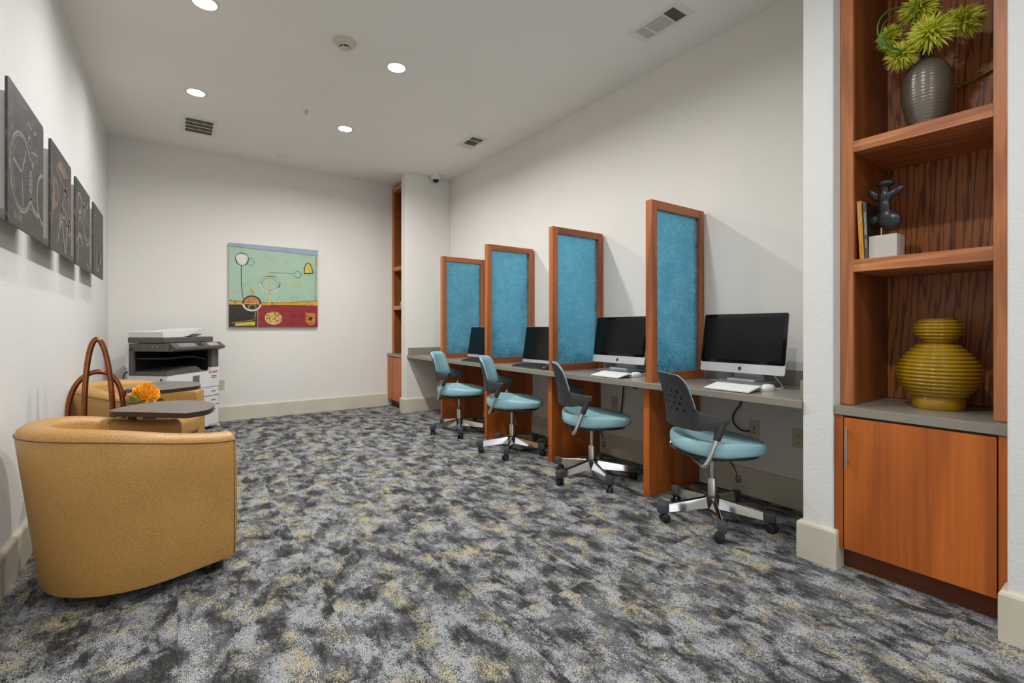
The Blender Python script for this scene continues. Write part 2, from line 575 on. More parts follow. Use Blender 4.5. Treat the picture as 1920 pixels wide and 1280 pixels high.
# ------------------------------------------------------------------ room
CEIL = 3.14
WR = 3.085           # wall behind the desk
PX = 2.465           # face of the pier beside the desk
bm = B(); bx(bm, -0.7, 3.3, -3.2, 6.7, -0.1, 0.0); struct('floor', bm, 'carpet')
bm = B(); bx(bm, -0.7, 3.3, -3.2, 6.7, CEIL, CEIL + 0.1); struct('ceiling', bm, 'ceiling')
bm = B(); bx(bm, -0.7, -0.6, -3.2, 6.7, 0, CEIL); struct('wall_left', bm, 'wall_cool')
bm = B(); bx(bm, -0.6, 3.3, 6.57, 6.7, 0, CEIL); struct('wall_back', bm, 'wall')
bm = B(); bx(bm, WR, 3.3, 0.3, 6.57, 0, CEIL); struct('wall_right', bm, 'wall')
bm = B(); bx(bm, PX, WR, 0.934, 1.064, 0, CEIL, 0.006); struct('wall_pier_near', bm, 'wall_cool')
bm = B(); bx(bm, 2.435, WR, 5.865, 6.02, 0, CEIL, 0.006); struct('wall_pier_far', bm, 'wall')
bm = B(); bx(bm, 2.385, WR, -3.2, 0.362, 0, CEIL, 0.006); struct('wall_front_right', bm, 'wall_cool')

def base_prof(t=0.02, h=0.178):
    return [(0, 0), (t, 0), (t, h - 0.014), (t - 0.004, h - 0.005), (t - 0.011, h), (0, h)]
def baseboard(name, path):
    """mitred sweep; the profile grows to the left of the path direction"""
    bm = B()
    P = [Vector((p[0], p[1], 0)) for p in path]
    pr = base_prof()
    rings = []
    for i, p in enumerate(P):
        d0 = (p - P[i - 1]).normalized() if i > 0 else (P[1] - p).normalized()
        d1 = (P[i + 1] - p).normalized() if i < len(P) - 1 else d0
        n0, n1 = Vector((-d0.y, d0.x, 0)), Vector((-d1.y, d1.x, 0))
        mt = (n0 + n1)
        mt = mt / mt.dot(n0)
        rings.append([bm.verts.new(p + mt * d + Vector((0, 0, z))) for d, z in pr])
    n = len(pr)
    for a, b in zip(rings, rings[1:]):
        for k in range(n):
            bm.faces.new((a[k], a[(k + 1) % n], b[(k + 1) % n], b[k]))
    bm.faces.new(rings[0][::-1]); bm.faces.new(rings[-1])
    return struct(name, bm, 'trim')
baseboard('baseboard_left', [(-0.6, 6.57), (-0.6, -3.2)])
baseboard('baseboard_back', [(2.46, 6.57), (-0.579, 6.57)])
baseboard('baseboard_right', [(WR, 1.085), (WR, 5.844)])
baseboard('baseboard_pier_far', [(3.064, 5.865), (2.435, 5.865), (2.435, 6.029)])
baseboard('baseboard_pier_near', [(2.53, 0.934), (PX, 0.934), (PX, 1.064), (3.064, 1.064)])
baseboard('baseboard_front_right', [(2.385, -3.2), (2.385, 0.362), (2.47, 0.362)])

# ------------------------------------------------------------------ built-in bookcases
def bookcase(y0, y1, xf, xback, where, top=3.09, zs=(1.907, 1.959, 1.358, 1.414)):
    t = thing('bookcase', where, 'bookcase', (xf, (y0 + y1) / 2, 0.747))
    h = (y1 - y0) / 2
    z0 = 0.0; zt = top - 0.747
    d = xback - xf
    for s in (-1, 1):
        bm = B()
        ya, yb = (s * h, s * (h - 0.05))
        bx(bm, 0, 0.022, min(ya, yb), max(ya, yb), z0, zt, 0.0015)
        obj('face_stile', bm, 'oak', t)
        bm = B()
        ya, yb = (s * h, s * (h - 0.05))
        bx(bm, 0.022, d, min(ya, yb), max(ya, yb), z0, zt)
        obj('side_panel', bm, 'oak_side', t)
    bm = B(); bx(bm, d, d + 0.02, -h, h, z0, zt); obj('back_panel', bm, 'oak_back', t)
    bm = B(); bx(bm, 0, d, -h + 0.05, h - 0.05, zt - 0.05, zt, 0.0015); obj('top_rail', bm, 'oak_h', t)
    for k in (0, 2):
        bm = B(); bx(bm, 0.0, d, -h + 0.05, h - 0.05, zs[k] - 0.747, zs[k + 1] - 0.747, 0.0015)
        obj('shelf', bm, 'oak_h', t)
    return t

def base_unit(y0, y1, xf, xback, lab_c, lab_t, handle_y, hside=1):
    t = thing('base_cabinet', lab_c, 'cabinet', (xf, (y0 + y1) / 2, 0))
    h = (y1 - y0) / 2
    d = xback - xf
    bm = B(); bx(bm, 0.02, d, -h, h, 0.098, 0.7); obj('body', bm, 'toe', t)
    for s in (-1, 1):
        a, b = s * h, s * (h - 0.034 if s > 0 else h - 0.026)
        bm = B(); bx(bm, 0.0, 0.02, min(a, b), max(a, b), 0.098, 0.704, 0.001); obj('face_stile', bm, 'cherry', t)
    bm = B(); bx(bm, -0.002, 0.018, -h + 0.03, h - 0.038, 0.1, 0.696, 0.0012)
    door = obj('door', bm, 'cherry', t)
    bm = B()
    tube(bm, [(-0.03, handle_y, 0.478), (-0.03, handle_y, 0.658)], 0.0055, 12)
    for z in (0.50, 0.636):
        tube(bm, [(-0.002, handle_y, z), (-0.03, handle_y, z)], 0.004, 8)
    hd = obj('handle', bm, 'steel', door, True)
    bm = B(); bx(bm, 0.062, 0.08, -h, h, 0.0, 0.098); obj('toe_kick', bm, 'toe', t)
    c = B(); bx(c, -0.008, d, -h + 0.001, h - 0.001, 0.706, 0.745, 0.002)
    o = obj('countertop', c, 'quartz', None, False, (xf, (y0 + y1) / 2, 0))
    tag(o, lab_t, 'countertop')
    return t

bookcase(0.372, 0.932, 2.54, 2.985, 'tall oak bookcase in the near right wall holding two vases, books and a sculpture')
base_unit(0.372, 0.932, 2.475, 2.985, 'cherry base cabinet with one steel-handled door under the mustard vase',
          'grey countertop carrying the mustard yellow vase', 0.225)
bookcase(6.03, 6.565, 2.515, 2.985, 'tall oak bookcase at the far end, mostly hidden behind the white pier')
base_unit(6.03, 6.565, 2.45, 2.985, 'cherry base cabinet in the far corner beside the back wall',
          'grey countertop under the far corner bookcase', -0.12)

# ------------------------------------------------------------------ desk
DT = 0.75
desk = thing('desk_countertop', 'long grey wall-hung desk worktop running along the right wall under four computers', 'desk', (PX, 3.46, 0))
bm = B(); bx(bm, 2.45 - PX, WR - PX - 0.002, 1.065 - 3.46, 5.864 - 3.46, 0.712, DT, 0.003); obj('worktop', bm, 'quartz', desk)
bm = B(); bx(bm, 3.065 - PX, WR - PX - 0.002, 1.065 - 3.46, 5.864 - 3.46, DT, 0.843, 0.002); obj('backsplash', bm, 'quartz', desk)
bm = B(); bx(bm, 0.0, 0.6, 5.844 - 3.46, 5.864 - 3.46, DT, 0.843, 0.002); obj('side_splash', bm, 'quartz', desk)
bm = B(); bx(bm, 0.025, 0.6, 1.065 - 3.46, 1.088 - 3.46, DT, 0.843, 0.003); obj('side_splash', bm, 'quartz', desk)

PY = [4.985, 4.015, 3.02, 2.035]
w_p = ['farthest, beside the white pier', 'second from the far end', 'third from the far end', 'nearest, between the two nearest chairs']
for y, w in zip(PY, w_p):
    bm = B(); bx(bm, 0, 0.555, -0.024, 0.024, 0, 0.712, 0.0015)
    o = obj('desk_support_panel', bm, 'cherry', None, False, (2.51, y, 0))
    tag(o, 'cherry wood panel leg under the desk, ' + w, 'desk panel', 'desk support panels')

def divider():
    t = thing('desk_divider', '', 'divider', (0, 0, 0), 0, 'wood and blue glass dividers on the desk')
    X0, X1, Z0, Z1, wd = 0.0, 0.575, 0.0, 1.18, 0.055
    for a, b in ((X0, X0 + wd), (X1 - wd, X1)):
        bm = B(); bx(bm, a, b, -0.025, 0.025, Z0, Z1, 0.002); obj('stile', bm, 'frame', t)
    for a, b in ((Z0, Z0 + wd), (Z1 - wd, Z1)):
        bm = B(); bx(bm, X0 + wd, X1 - wd, -0.0248, 0.0248, a, b, 0.002); obj('rail', bm, wood_x, t)
    bm = B(); bx(bm, X0 + wd - 0.005, X1 - wd + 0.005, -0.004, 0.004, Z0 + wd - 0.005, Z1 - wd + 0.005); obj('glass_pane', bm, 'glass', t)
    return t
wood_x = wood('divider_rail_wood', (138, 76, 38), (188, 108, 58), 'x', 3.0, 90, 0.6, 0.4, 0.15)
dl = ['farthest wood-framed blue glass divider, at the pier end of the desk',
      'wood-framed blue glass divider standing between the two black monitors',
      'wood-framed blue glass divider between the farther white-chin computer and the black monitor',
      'nearest wood-framed blue glass divider, between the two white-chin computers']
dv = None
for y, l in zip(PY, dl):
    if dv is None:
        dv = divider(); o = dv
    else:
        o = dup(dv)
    o.location = (2.49, y - 0.035, DT); o['label'] = l

# ------------------------------------------------------------------ task chairs
def task_chair():
    t = thing('task_chair', '', 'chair', (0, 0, 0), 0, 'teal task chairs along the desk')
    # seat: dished pad, wide at the back, drooping at the front
    bm = B()
    nu, nv = 40, 9
    def outline(a):
        ca, sa = math.cos(a), math.sin(a)
        e = 2.6
        x = math.copysign(abs(ca) ** (2 / e), ca); y = math.copysign(abs(sa) ** (2 / e), sa)
        X = 0.03 + 0.248 * x
        Y = (0.240 - 0.10 * max(0, X + 0.05)) * y
        return X, Y
    def ztop(X, Y):
        z = 0.475
        z += 0.035 * max(0, (-X - 0.02) / 0.22) ** 1.6 
        z += 0.022 * (abs(Y) / 0.24) ** 2 * (1 - max(0, X) / 0.3)
        z -= 0.012 * max(0, X / 0.26) ** 2
        return z
    rings = []
    for j in range(nv):
        ph = -PI / 2 + PI * j / (nv - 1)
        k = math.cos(ph) ** 0.45 if abs(math.cos(ph)) > 1e-6 else 0.0
        ring = []
        for i in range(nu):
            X, Y = outline(2 * PI * i / nu)
            cx = 0.03
            shrink = 0.90 + 0.10 * k if j not in (0, nv - 1) else 0.90
            xx, yy = cx + (X - cx) * shrink, Y * shrink
            zt = ztop(xx, yy); zb = zt - 0.082 + 0.030 * max(0, X / 0.26)
            z = zb + (zt - zb) * (0.5 + 0.5 * math.sin(ph))
            ring.append(bm.verts.new((xx, yy, z)))
        rings.append(ring)
    for a, b in zip(rings, rings[1:]):
        for i in range(nu):
            bm.faces.new((a[i], a[(i + 1) % nu], b[(i + 1) % nu], b[i]))
    # closed top and bottom as shrinking loops
    for ring, top in ((rings[-1], True), (rings[0], False)):
        prev = ring
        for f in (0.75, 0.5, 0.25):
            nr = []
            for i in range(nu):
                X, Y = outline(2 * PI * i / nu)
                xx, yy = 0.03 + (X - 0.03) * f * 0.9, Y * f * 0.9
                z = ztop(xx, yy) - (0 if top else 0.082 - 0.030 * max(0, X / 0.26)) - (0.006 * (1 - f) if top else 0)
                nr.append(bm.verts.new((xx, yy, z)))
            for i in range(nu):
                bm.faces.new((prev[i], prev[(i + 1) % nu], nr[(i + 1) % nu], nr[i]))
            prev = nr
        bm.faces.new(prev)
    obj('seat', bm, 'vinyl', t, 'all')
    # seat pan underneath
    bm = B()
    prism(bm, [(x * 0.86, y * 0.84) for x, y in (outline(2 * PI * i / 32) for i in range(32))], 0.392, 0.412)
    bx(bm, -0.09, 0.09, -0.07, 0.07, 0.362, 0.392, 0.006)
    obj('seat_pan', bm, 'black', t)
    # back shell, curved in plan, leaning back; wings sweep forward into the arms
    def back_surface(u, v):
        """u -1..1 across, v 0..1 up"""
        half = 0.205 - 0.02 * v
        y = half * u
        x = -0.245 - 0.055 * v + 0.075 * abs(u) ** 2.2 * (1 - 0.35 * v) + 0.012 * math.sin(v * PI)
        z = 0.555 + 0.295 * v - 0.012 * abs(u) ** 3 * v
        return Vector((x, y, z))
    nu, nv = 41, 45
    def rounded(u, v):
        # rounded upper corners
        if v > 0.82:
            k = (v - 0.82) / 0.18
            return u * (1 - 0.16 * k ** 2.5)
        return u
    # perforation: hole cells are left open in the shell
    holes = {(i + d, j) for n_, j in enumerate((14, 19, 24, 29)) for i in range(5 + 2 * (n_ % 2), 36, 5) for d in (0,)} | {(i, j + 1) for n_, j in enumerate((14, 19, 24, 29)) for i in range(5 + 2 * (n_ % 2), 36, 5)}
    bm = B()
    for side, off in ((0, 0.0), (1, 0.009)):
        g = [[bm.verts.new(back_surface(rounded(-1 + 2 * i / (nu - 1), j / (nv - 1)), j / (nv - 1)) + Vector((off, 0, 0))) for i in range(nu)] for j in range(nv)]
        for j in range(nv - 1):
            for i in range(nu - 1):
                if (i, j) in holes: continue
                bm.faces.new((g[j][i], g[j][i + 1], g[j + 1][i + 1], g[j + 1][i]))
        if side == 0: g0 = g
    for i in range(nu - 1):
        for j in (0, nv - 1):
            bm.faces.new((g0[j][i], g0[j][i + 1], g[j][i + 1], g[j][i]))
    for j in range(nv - 1):
        for i in (0, nu - 1):
            bm.faces.new((g0[j][i], g0[j + 1][i], g[j + 1][i], g[j][i]))
    obj('back_shell', bm, 'black_soft', t, True)
    # upholstered front of the backrest
    bm = B()
    def pad(u, v, o):
        vv = 0.17 + 0.835 * v
        p = back_surface(rounded(u, vv) * 0.985, vv)
        return p + Vector((0.0095 + o, 0, 0))
    nu2, nv2 = 21, 15
    gs = []
    for side in (0, 1):
        g = []
        for j in range(nv2):
            row = []
            for i in range(nu2):
                u = -1 + 2 * i / (nu2 - 1); v = j / (nv2 - 1)
                e = min(1, (1 - abs(u)) * 7) * min(1, v * 8) * min(1, (1 - v) * 8)
                row.append(bm.verts.new(pad(u, v, (0.006 + 0.020 * math.sqrt(max(0, e))) if side else 0)))
            g.append(row)
        gs.append(g)
    a, b = gs
    for g in gs:
        for j in range(nv2 - 1):
            for i in range(nu2 - 1):
                bm.faces.new((g[j][i], g[j][i + 1], g[j + 1][i + 1], g[j + 1][i]))
    for i in range(nu2 - 1):
        for j in (0, nv2 - 1):
            bm.faces.new((a[j][i], a[j][i + 1], b[j][i + 1], b[j][i]))
    for j in range(nv2 - 1):
        for i in (0, nu2 - 1):
            bm.faces.new((a[j][i], a[j + 1][i], b[j + 1][i], b[j][i]))
    obj('backrest_pad', bm, 'vinyl', t, True)
    for s in (-1, 1):
        # arm: wing blade from the shell's lower corner to a short pad
        bm = B()
        secs = []
        for k in range(9):
            q = k / 8
            x = -0.185 + 0.155 * q
            y = s * (0.203 + 0.045 * math.sin(q * PI / 2))
            ztop = 0.668 - 0.030 * q ** 0.5 if q > 0 else 0.672
            zbot = 0.557 + 0.046 * q ** 1.5 + 0.0
            if q > 0.9: zbot = 0.606
            th = 0.010 + 0.022 * q
            secs.append([(x, y - th / 2, zbot), (x, y + th / 2, zbot), (x, y + th / 2 + 0.004, ztop - 0.006), (x, y + th / 2, ztop), (x, y - th / 2, ztop), (x, y - th / 2 - 0.004, ztop - 0.006)])
        rs = [[bm.verts.new(p) for p in sc] for sc in secs]
        for a, b in zip(rs, rs[1:]):
            for i in range(6):
                bm.faces.new((a[i], a[(i + 1) % 6], b[(i + 1) % 6], b[i]))
        bm.faces.new(rs[0][::-1]); bm.faces.new(rs[-1])
        tube(bm, catmull([(-0.05, s * 0.245, 0.632), (-0.06, s * 0.246, 0.60), (-0.085, s * 0.246, 0.535), (-0.092, s * 0.246, 0.515)], 4), [0.020] * 9 + [0.019] * 3 + [0.018])
        arm = obj('armrest', bm, 'black_soft', t, True)
    # chrome yoke carrying both arms, passing under the seat
    bm = B()
    half = [(-0.090, 0.246, 0.525), (-0.11, 0.247, 0.47), (-0.135, 0.246, 0.41), (-0.150, 0.236, 0.382), (-0.152, 0.20, 0.376), (-0.145, 0.10, 0.380)]
    pts = [(x, -y, z) for x, y, z in half] + [(-0.14, 0.0, 0.382)] + half[::-1]
    tube(bm, catmull(pts, 5), 0.0125, 12)
    obj('arm_yoke', bm, 'chrome', t, 'all')
    # lift
    bm = B(); lathe(bm, [(0.0135, 0.24), (0.0135, 0.365)], 20); obj('gas_lift', bm, 'chrome', t, True)
    bm = B(); lathe(bm, [(0.0, 0.12), (0.025, 0.12), (0.025, 0.243), (0.022, 0.247), (0.0, 0.247)], 20); obj('lift_sleeve', bm, 'steel', t, True)
    bm = B(); lathe(bm, [(0.0, 0.075), (0.036, 0.075), (0.043, 0.09), (0.043, 0.138), (0.038, 0.146), (0.0, 0.146)], 24); obj('hub', bm, 'black', t, True)
    bm = B(); tube(bm, catmull([(0.03, -0.05, 0.375), (0.05, -0.11, 0.365), (0.06, -0.15, 0.33), (0.062, -0.16, 0.305)], 4), 0.004, 8)
    bx(bm, 0.050, 0.075, -0.178, -0.160, 0.272, 0.310, 0.006)
    obj('height_lever', bm, 'black', t, True)
    # five-star base, each spoke with a nylon end cap and a twin-wheel caster
    base = bpy.data.objects.new('base_spokes', None)
    for k in range(5):
        a = 2 * PI * k / 5
        mt = Matrix.Rotation(a, 4, 'Z')
        bm = B()
        sec0, sec1 = (0.036, 0.080, 0.142, 0.023), (0.262, 0.062, 0.106, 0.017)
        v = []
        for (x, z0, z1, w) in (sec0, sec1):
            v.append([bm.verts.new(p) for p in ((x, -w, z0), (x, w, z0), (x, w * 0.55, z1 - 0.004), (x, w * 0.3, z1), (x, -w * 0.3, z1), (x, -w * 0.55, z1 - 0.004))])
        for i in range(6):
            bm.faces.new((v[0][i], v[0][(i + 1) % 6], v[1][(i + 1) % 6], v[1][i]))
        bm.faces.new(v[0][::-1]); bm.faces.new(v[1])
        bmesh.ops.transform(bm, matrix=mt, verts=bm.verts)
        sp = obj('base_spoke', bm, 'chrome', t)
        bm = B()
        bx(bm, 0.258, 0.320, -0.021, 0.021, 0.054, 0.109, 0.008)
        bmesh.ops.transform(bm, matrix=mt, verts=bm.verts)
        obj('end_cap', bm, 'capgrey', sp, True)
        bm = B()
        sw = 0.6 + 1.3 * k
        for yy in (-0.014, 0.014):
            lathe(bm, [(0.0, -0.010), (0.02, -0.010), (0.026, -0.006), (0.026, 0.006), (0.02, 0.010), (0.0, 0.010)], 18,
                  M4=Matrix.Translation((0.29, 0, 0.026)) @ Matrix.Rotation(sw, 4, 'Z') @ Matrix.Translation((0.012, yy, 0)) @ Matrix.Rotation(PI / 2, 4, 'X'))
        bmm = Matrix.Translation((0.29, 0, 0)) @ Matrix.Rotation(sw, 4, 'Z')
        tube(bm, [bmm @ Vector((0, 0, 0.060)), bmm @ Vector((0.004, 0, 0.03))], 0.008, 8)
        bmesh.ops.transform(bm, matrix=mt, verts=bm.verts)
        obj('caster', bm, 'rubber', t, True)
    bpy.data.objects.remove(base)
    return t

chairs = [(2.500, 1.56, -33, 38, 'nearest teal task chair, showing its black perforated back, before the nearest white-chin computer'),
          (2.476, 2.50, -38, -1, 'teal task chair second from the front, before the farther white-chin computer'),
          (2.438, 3.46, -46, 56, 'teal task chair third from the front, before the nearer black monitor'),
          (2.433, 4.42, -47, 3, 'farthest teal task chair, next to the white pier')]
proto = None
for x, y, a, sp, l in chairs:
    if proto is None:
        proto = task_chair(); o = proto
    else:
        o = dup(proto)
    o.location = (x, y, 0); o.rotation_euler = (0, 0, R(a)); o['label'] = l
    for ch in o.children:               # each star base has swivelled its own way
        if ch.name.startswith(('base_spoke', 'caster')):
            ch.rotation_euler = (0, 0, R(sp))

# ------------------------------------------------------------------ computers on the desk
def emblem(parent, x, y, z, s, Rm):
    """fruit-shaped mark with a bite and a leaf"""
    bm = B()
    out = []
    n = 60
    for k in range(n):
        a = 2 * PI * k / n
        r = 1.0 - 0.12 * math.exp(-((a - PI / 2) / 0.28) ** 2) - 0.07 * math.exp(-((a - 3 * PI / 2) / 0.22) ** 2)
        px, py = 0.92 * r * math.cos(a), 0.96 * r * math.sin(a)
        bxx, byy, br = 1.12, 0.12, 0.46
        d = math.hypot(px - bxx, py - byy)
        if d < br and px > 0:
            px = bxx - (px * 0 + math.sqrt(max(0.0, br * br - (py - byy) ** 2)))
        out.append((px, py))
    leaf = [(0.02, 1.02), (0.05, 1.25), (0.2, 1.5), (0.42, 1.62), (0.40, 1.38), (0.25, 1.13)]
    for poly in (out, leaf):
        prism(bm, [(p[0] * s, p[1] * s) for p in poly], 0, 0.0006)
    bmesh.ops.transform(bm, matrix=Matrix.Translation((x, y, z)) @ Rm, verts=bm.verts)
    return obj('emblem', bm, 'label_ink', parent)

# text/emblem plane that faces -X: local x -> -Y, local y -> +Z
FACE = Matrix(((0, 0, -1, 0), (-1, 0, 0, 0), (0, 1, 0, 0), (0, 0, 0, 1)))

def imac(label, y):
    t = thing('desktop_computer', label, 'computer', (2.84, y, DT), 0, 'white-chin all-in-one computers')
    tilt = Matrix.Translation((-0.04, 0, 0.078)) @ Matrix.Rotation(R(9), 4, 'Y')
    W2, Hh = 0.264, 0.366
    def rrect(y0, y1, z0, z1, r, n=5):
        pts = []
        for cy, cz, a0 in ((y1 - r, z1 - r, 0), (y0 + r, z1 - r, 90), (y0 + r, z0 + r, 180), (y1 - r, z0 + r, 270)):
            for k in range(n + 1):
                a = R(a0 + 90 * k / n); pts.append((cy + r * math.cos(a), cz + r * math.sin(a)))
        return pts
    bm = B()
    o1 = rrect(-W2, W2, 0, Hh, 0.012)
    rings = []
    for x, f in ((0.0, 1.0), (0.006, 1.0), (0.014, 0.97), (0.026, 0.80), (0.036, 0.45)):
        rings.append([bm.verts.new((x, p[0] * f, Hh / 2 + (p[1] - Hh / 2) * f)) for p in o1])
    n = len(o1)
    for a, b in zip(rings, rings[1:]):
        for i in range(n):
            bm.faces.new((a[i], a[(i + 1) % n], b[(i + 1) % n], b[i]))
    bm.faces.new(rings[0][::-1]); bm.faces.new(rings[-1])
    bmesh.ops.transform(bm, matrix=tilt, verts=bm.verts)
    body = obj('housing', bm, 'alu', t, True)
    bm = B()
    prism(bm, rrect(-W2 + 0.001, W2 - 0.001, 0.057, Hh - 0.001, 0.011), -0.0016, 0.0002, 'x')
    bmesh.ops.transform(bm, matrix=tilt, verts=bm.verts)
    sc = obj('screen_glass', bm, 'screen', t)
    bm = B()
    bx(bm, -0.0022, -0.0014, -W2 + 0.024, W2 - 0.024, 0.078, Hh - 0.024)
    bmesh.ops.transform(bm, matrix=tilt, verts=bm.verts)
    obj('display_area', bm, 'screen_on', sc)
    bm = B()
    lathe(bm, [(0.0, 0), (0.0022, 0), (0.0022, 0.0006), (0, 0.0006)], 10, M4=tilt @ Matrix.Translation((-0.0018, 0, Hh - 0.012)) @ Matrix.Rotation(-PI / 2, 4, 'Y'))
    obj('camera_lens', bm, 'alu_dark', sc)
    emblem(body, 0, 0, 0, 0.0125, tilt @ Matrix.Translation((-0.0002, 0, 0.027)) @ FACE)
    # stand: neck behind the chin and a flat foot
    bm = B()
    pr = [(0.035, 0.17), (0.03, 0.16), (0.055, 0.012), (-0.03, 0.010), (-0.03, 0.0), (0.09, 0.0), (0.09, 0.012)]
    for a, b in ((-0.085, 0.085),):
        v0 = [bm.verts.new((p[0], a, p[1])) for p in pr]; v1 = [bm.verts.new((p[0], b, p[1])) for p in pr]
        for i in range(len(pr)):
            bm.faces.new((v0[i], v0[(i + 1) % len(pr)], v1[(i + 1) % len(pr)], v1[i]))
        bm.faces.new(v0[::-1]); bm.faces.new(v1)
    st = obj('stand', bm, 'alu', t)
    st.location = (0, 0, 0.03)
    bm = B(); bx(bm, -0.12, 0.10, -0.17, 0.14, 0.0, 0.03, 0.003); obj('base_plate', bm, 'alu_dark', t)
    return t
imac('nearest white-chin all-in-one computer with a dark screen, at the right end of the desk', 1.568)
imac('farther white-chin all-in-one computer, between two blue glass dividers', 2.555)

def monitor(label, y):
    t = thing('monitor', label, 'monitor', (2.84, y, DT), 0, 'black-screened monitors with silver chins')
    tilt = Matrix.Translation((-0.05, 0, 0.018)) @ Matrix.Rotation(R(9), 4, 'Y')
    W2, Hh = 0.238, 0.352
    bm = B(); bx(bm, 0, 0.05, -W2, W2, 0, Hh, 0.004); bmesh.ops.transform(bm, matrix=tilt, verts=bm.verts)
    case = obj('case', bm, 'bezel', t)
    bm = B(); bx(bm, -0.0015, 0.0, -W2 + 0.003, W2 - 0.003, 0.032, Hh - 0.003); bmesh.ops.transform(bm, matrix=tilt, verts=bm.verts)
    obj('screen', bm, 'screen_on', t)
    for yy, w in ((W2 - 0.03, 0.014), (W2 - 0.055, 0.006)):
        bm = B(); bx(bm, -0.0015, 0.0, yy - w / 2, yy + w / 2, 0.010, 0.019); bmesh.ops.transform(bm, matrix=tilt, verts=bm.verts)
        obj('badge', bm, 'white', case)
    bm = B(); bx(bm, 0.03, 0.06, -0.05, 0.05, 0.0, 0.2, 0.004); bx(bm, -0.06, 0.12, -0.1, 0.1, 0.0, 0.012, 0.004)
    obj('stand', bm, 'black', t)
    return t
monitor('farthest black monitor with a silver chin, beyond the second glass divider', 4.635)
monitor('nearer black monitor with a silver chin, left of the third glass divider', 3.548)

def white_keyboard(label, x, y):
    t = thing('keyboard', label, 'keyboard', (x, y, DT), 0, 'white wireless keyboards')
    W2, D = 0.135, 0.15
    ang = math.atan2(0.026, D)
    mt = Matrix.Translation((0, 0, 0.003)) @ Matrix.Rotation(-ang, 4, 'Y')
    bm = B(); bx(bm, 0, D, -W2, W2, 0.0, 0.0045, 0.0015)
    bmesh.ops.transform(bm, matrix=mt, verts=bm.verts)
    tray = obj('tray', bm, 'alu', t)
    bm = B(); tube(bm, [(D - 0.012, -W2 + 0.002, 0.011), (D - 0.012, W2 - 0.002, 0.011)], 0.0108, 14); obj('battery_tube', bm, 'alu', t, True)
    rows = [14, 14, 14, 13, 12, 8]
    kd = (D - 0.016) / 6
    for r_, cnt in enumerate(rows):
        kw = (2 * W2 - 0.010) / cnt
        for k in range(cnt):
            bm = B()
            xa = 0.006 + (5 - r_) * kd
            hh = kd if r_ > 0 else kd * 0.7
            ya = -W2 + 0.005 + k * kw
            bx(bm, xa + 0.0013, xa + hh - 0.0013, ya + 0.0013, ya + kw - 0.0013, 0.0046, 0.0068)
            bmesh.ops.transform(bm, matrix=mt, verts=bm.verts)
            obj('key', bm, 'kwhite', t)
    return t
white_keyboard('white keyboard in front of the nearest white-chin computer', 2.485, 1.475)
white_keyboard('white keyboard in front of the farther white-chin computer', 2.475, 2.385)

def black_keyboard(label, x, y):
    t = thing('keyboard', label, 'keyboard', (x, y, DT), 0, 'black keyboards')
    bm = B()
    pr = [(0, 0), (0.15, 0), (0.15, 0.024), (0.005, 0.012)]
    v0 = [bm.verts.new((p[0], -0.21, p[1])) for p in pr]; v1 = [bm.verts.new((p[0], 0.21, p[1])) for p in pr]
    for i in range(4): bm.faces.new((v0[i], v0[(i + 1) % 4], v1[(i + 1) % 4], v1[i]))
    bm.faces.new(v0[::-1]); bm.faces.new(v1)
    obj('tray', bm, 'black', t)
    bm = B()
    for i in range(5):
        for j in range(18):
            xx = 0.012 + i * 0.026; zz = 0.013 + xx * 0.083
            bx(bm, xx, xx + 0.021, -0.2 + j * 0.0222, -0.2 + j * 0.0222 + 0.018, zz, zz + 0.007)
    obj('key_field', bm, 'black_soft', t)
    return t
black_keyboard('black keyboard under the farthest monitor', 2.475, 4.25)
black_keyboard('black keyboard under the nearer black monitor', 2.505, 3.355)

def mouse(label, x, y, mat, cord, cmat, grp=None):
    t = thing('mouse', label, 'mouse', (x, y, DT), 0, grp)
    bm = B()
    rings = []
    n = 20
    for f, z in ((0.95, 0.0), (1.0, 0.006), (0.97, 0.016), (0.82, 0.026), (0.5, 0.032), (0.0, 0.034)):
        if f == 0:
            rings.append([bm.verts.new((0, 0, z))])
        else:
            rings.append([bm.verts.new((0.056 * f * math.cos(2 * PI * k / n), 0.032 * f * math.sin(2 * PI * k / n), z)) for k in range(n)])
    for a, b in zip(rings, rings[1:]):
        for k in range(n):
            if len(b) == 1: bm.faces.new((a[k], a[(k + 1) % n], b[0]))
            else: bm.faces.new((a[k], a[(k + 1) % n], b[(k + 1) % n], b[k]))
    bm.faces.new(rings[0][::-1])
    obj('shell', bm, mat, t, True)
    if cord:
        bm = B(); tube(bm, catmull(cord, 6), 0.0022, 8); obj('cord', bm, cmat, t, 'all')
    return t
mouse('white mouse with a white cord right of the nearest keyboard', 2.72, 1.36, 'kwhite',
      [(0.05, 0.0, 0.012), (0.075, 0.004, 0.026), (0.095, 0.0, 0.006), (0.13, -0.02, 0.004), (0.145, -0.01, 0.02), (0.135, 0.01, 0.05), (0.125, 0.035, 0.088)], 'cord_white', 'white corded mice')
mouse('white mouse with a white cord beside the nearest glass divider', 2.70, 2.285, 'kwhite',
      [(0.05, 0.0, 0.012), (0.09, -0.02, 0.022), (0.13, -0.04, 0.03), (0.17, -0.07, 0.006), (0.24, -0.09, 0.004)], 'cord_white', 'white corded mice')
mouse('black mouse beside the keyboard of the nearer black monitor', 2.545, 3.10, 'black', None, None)

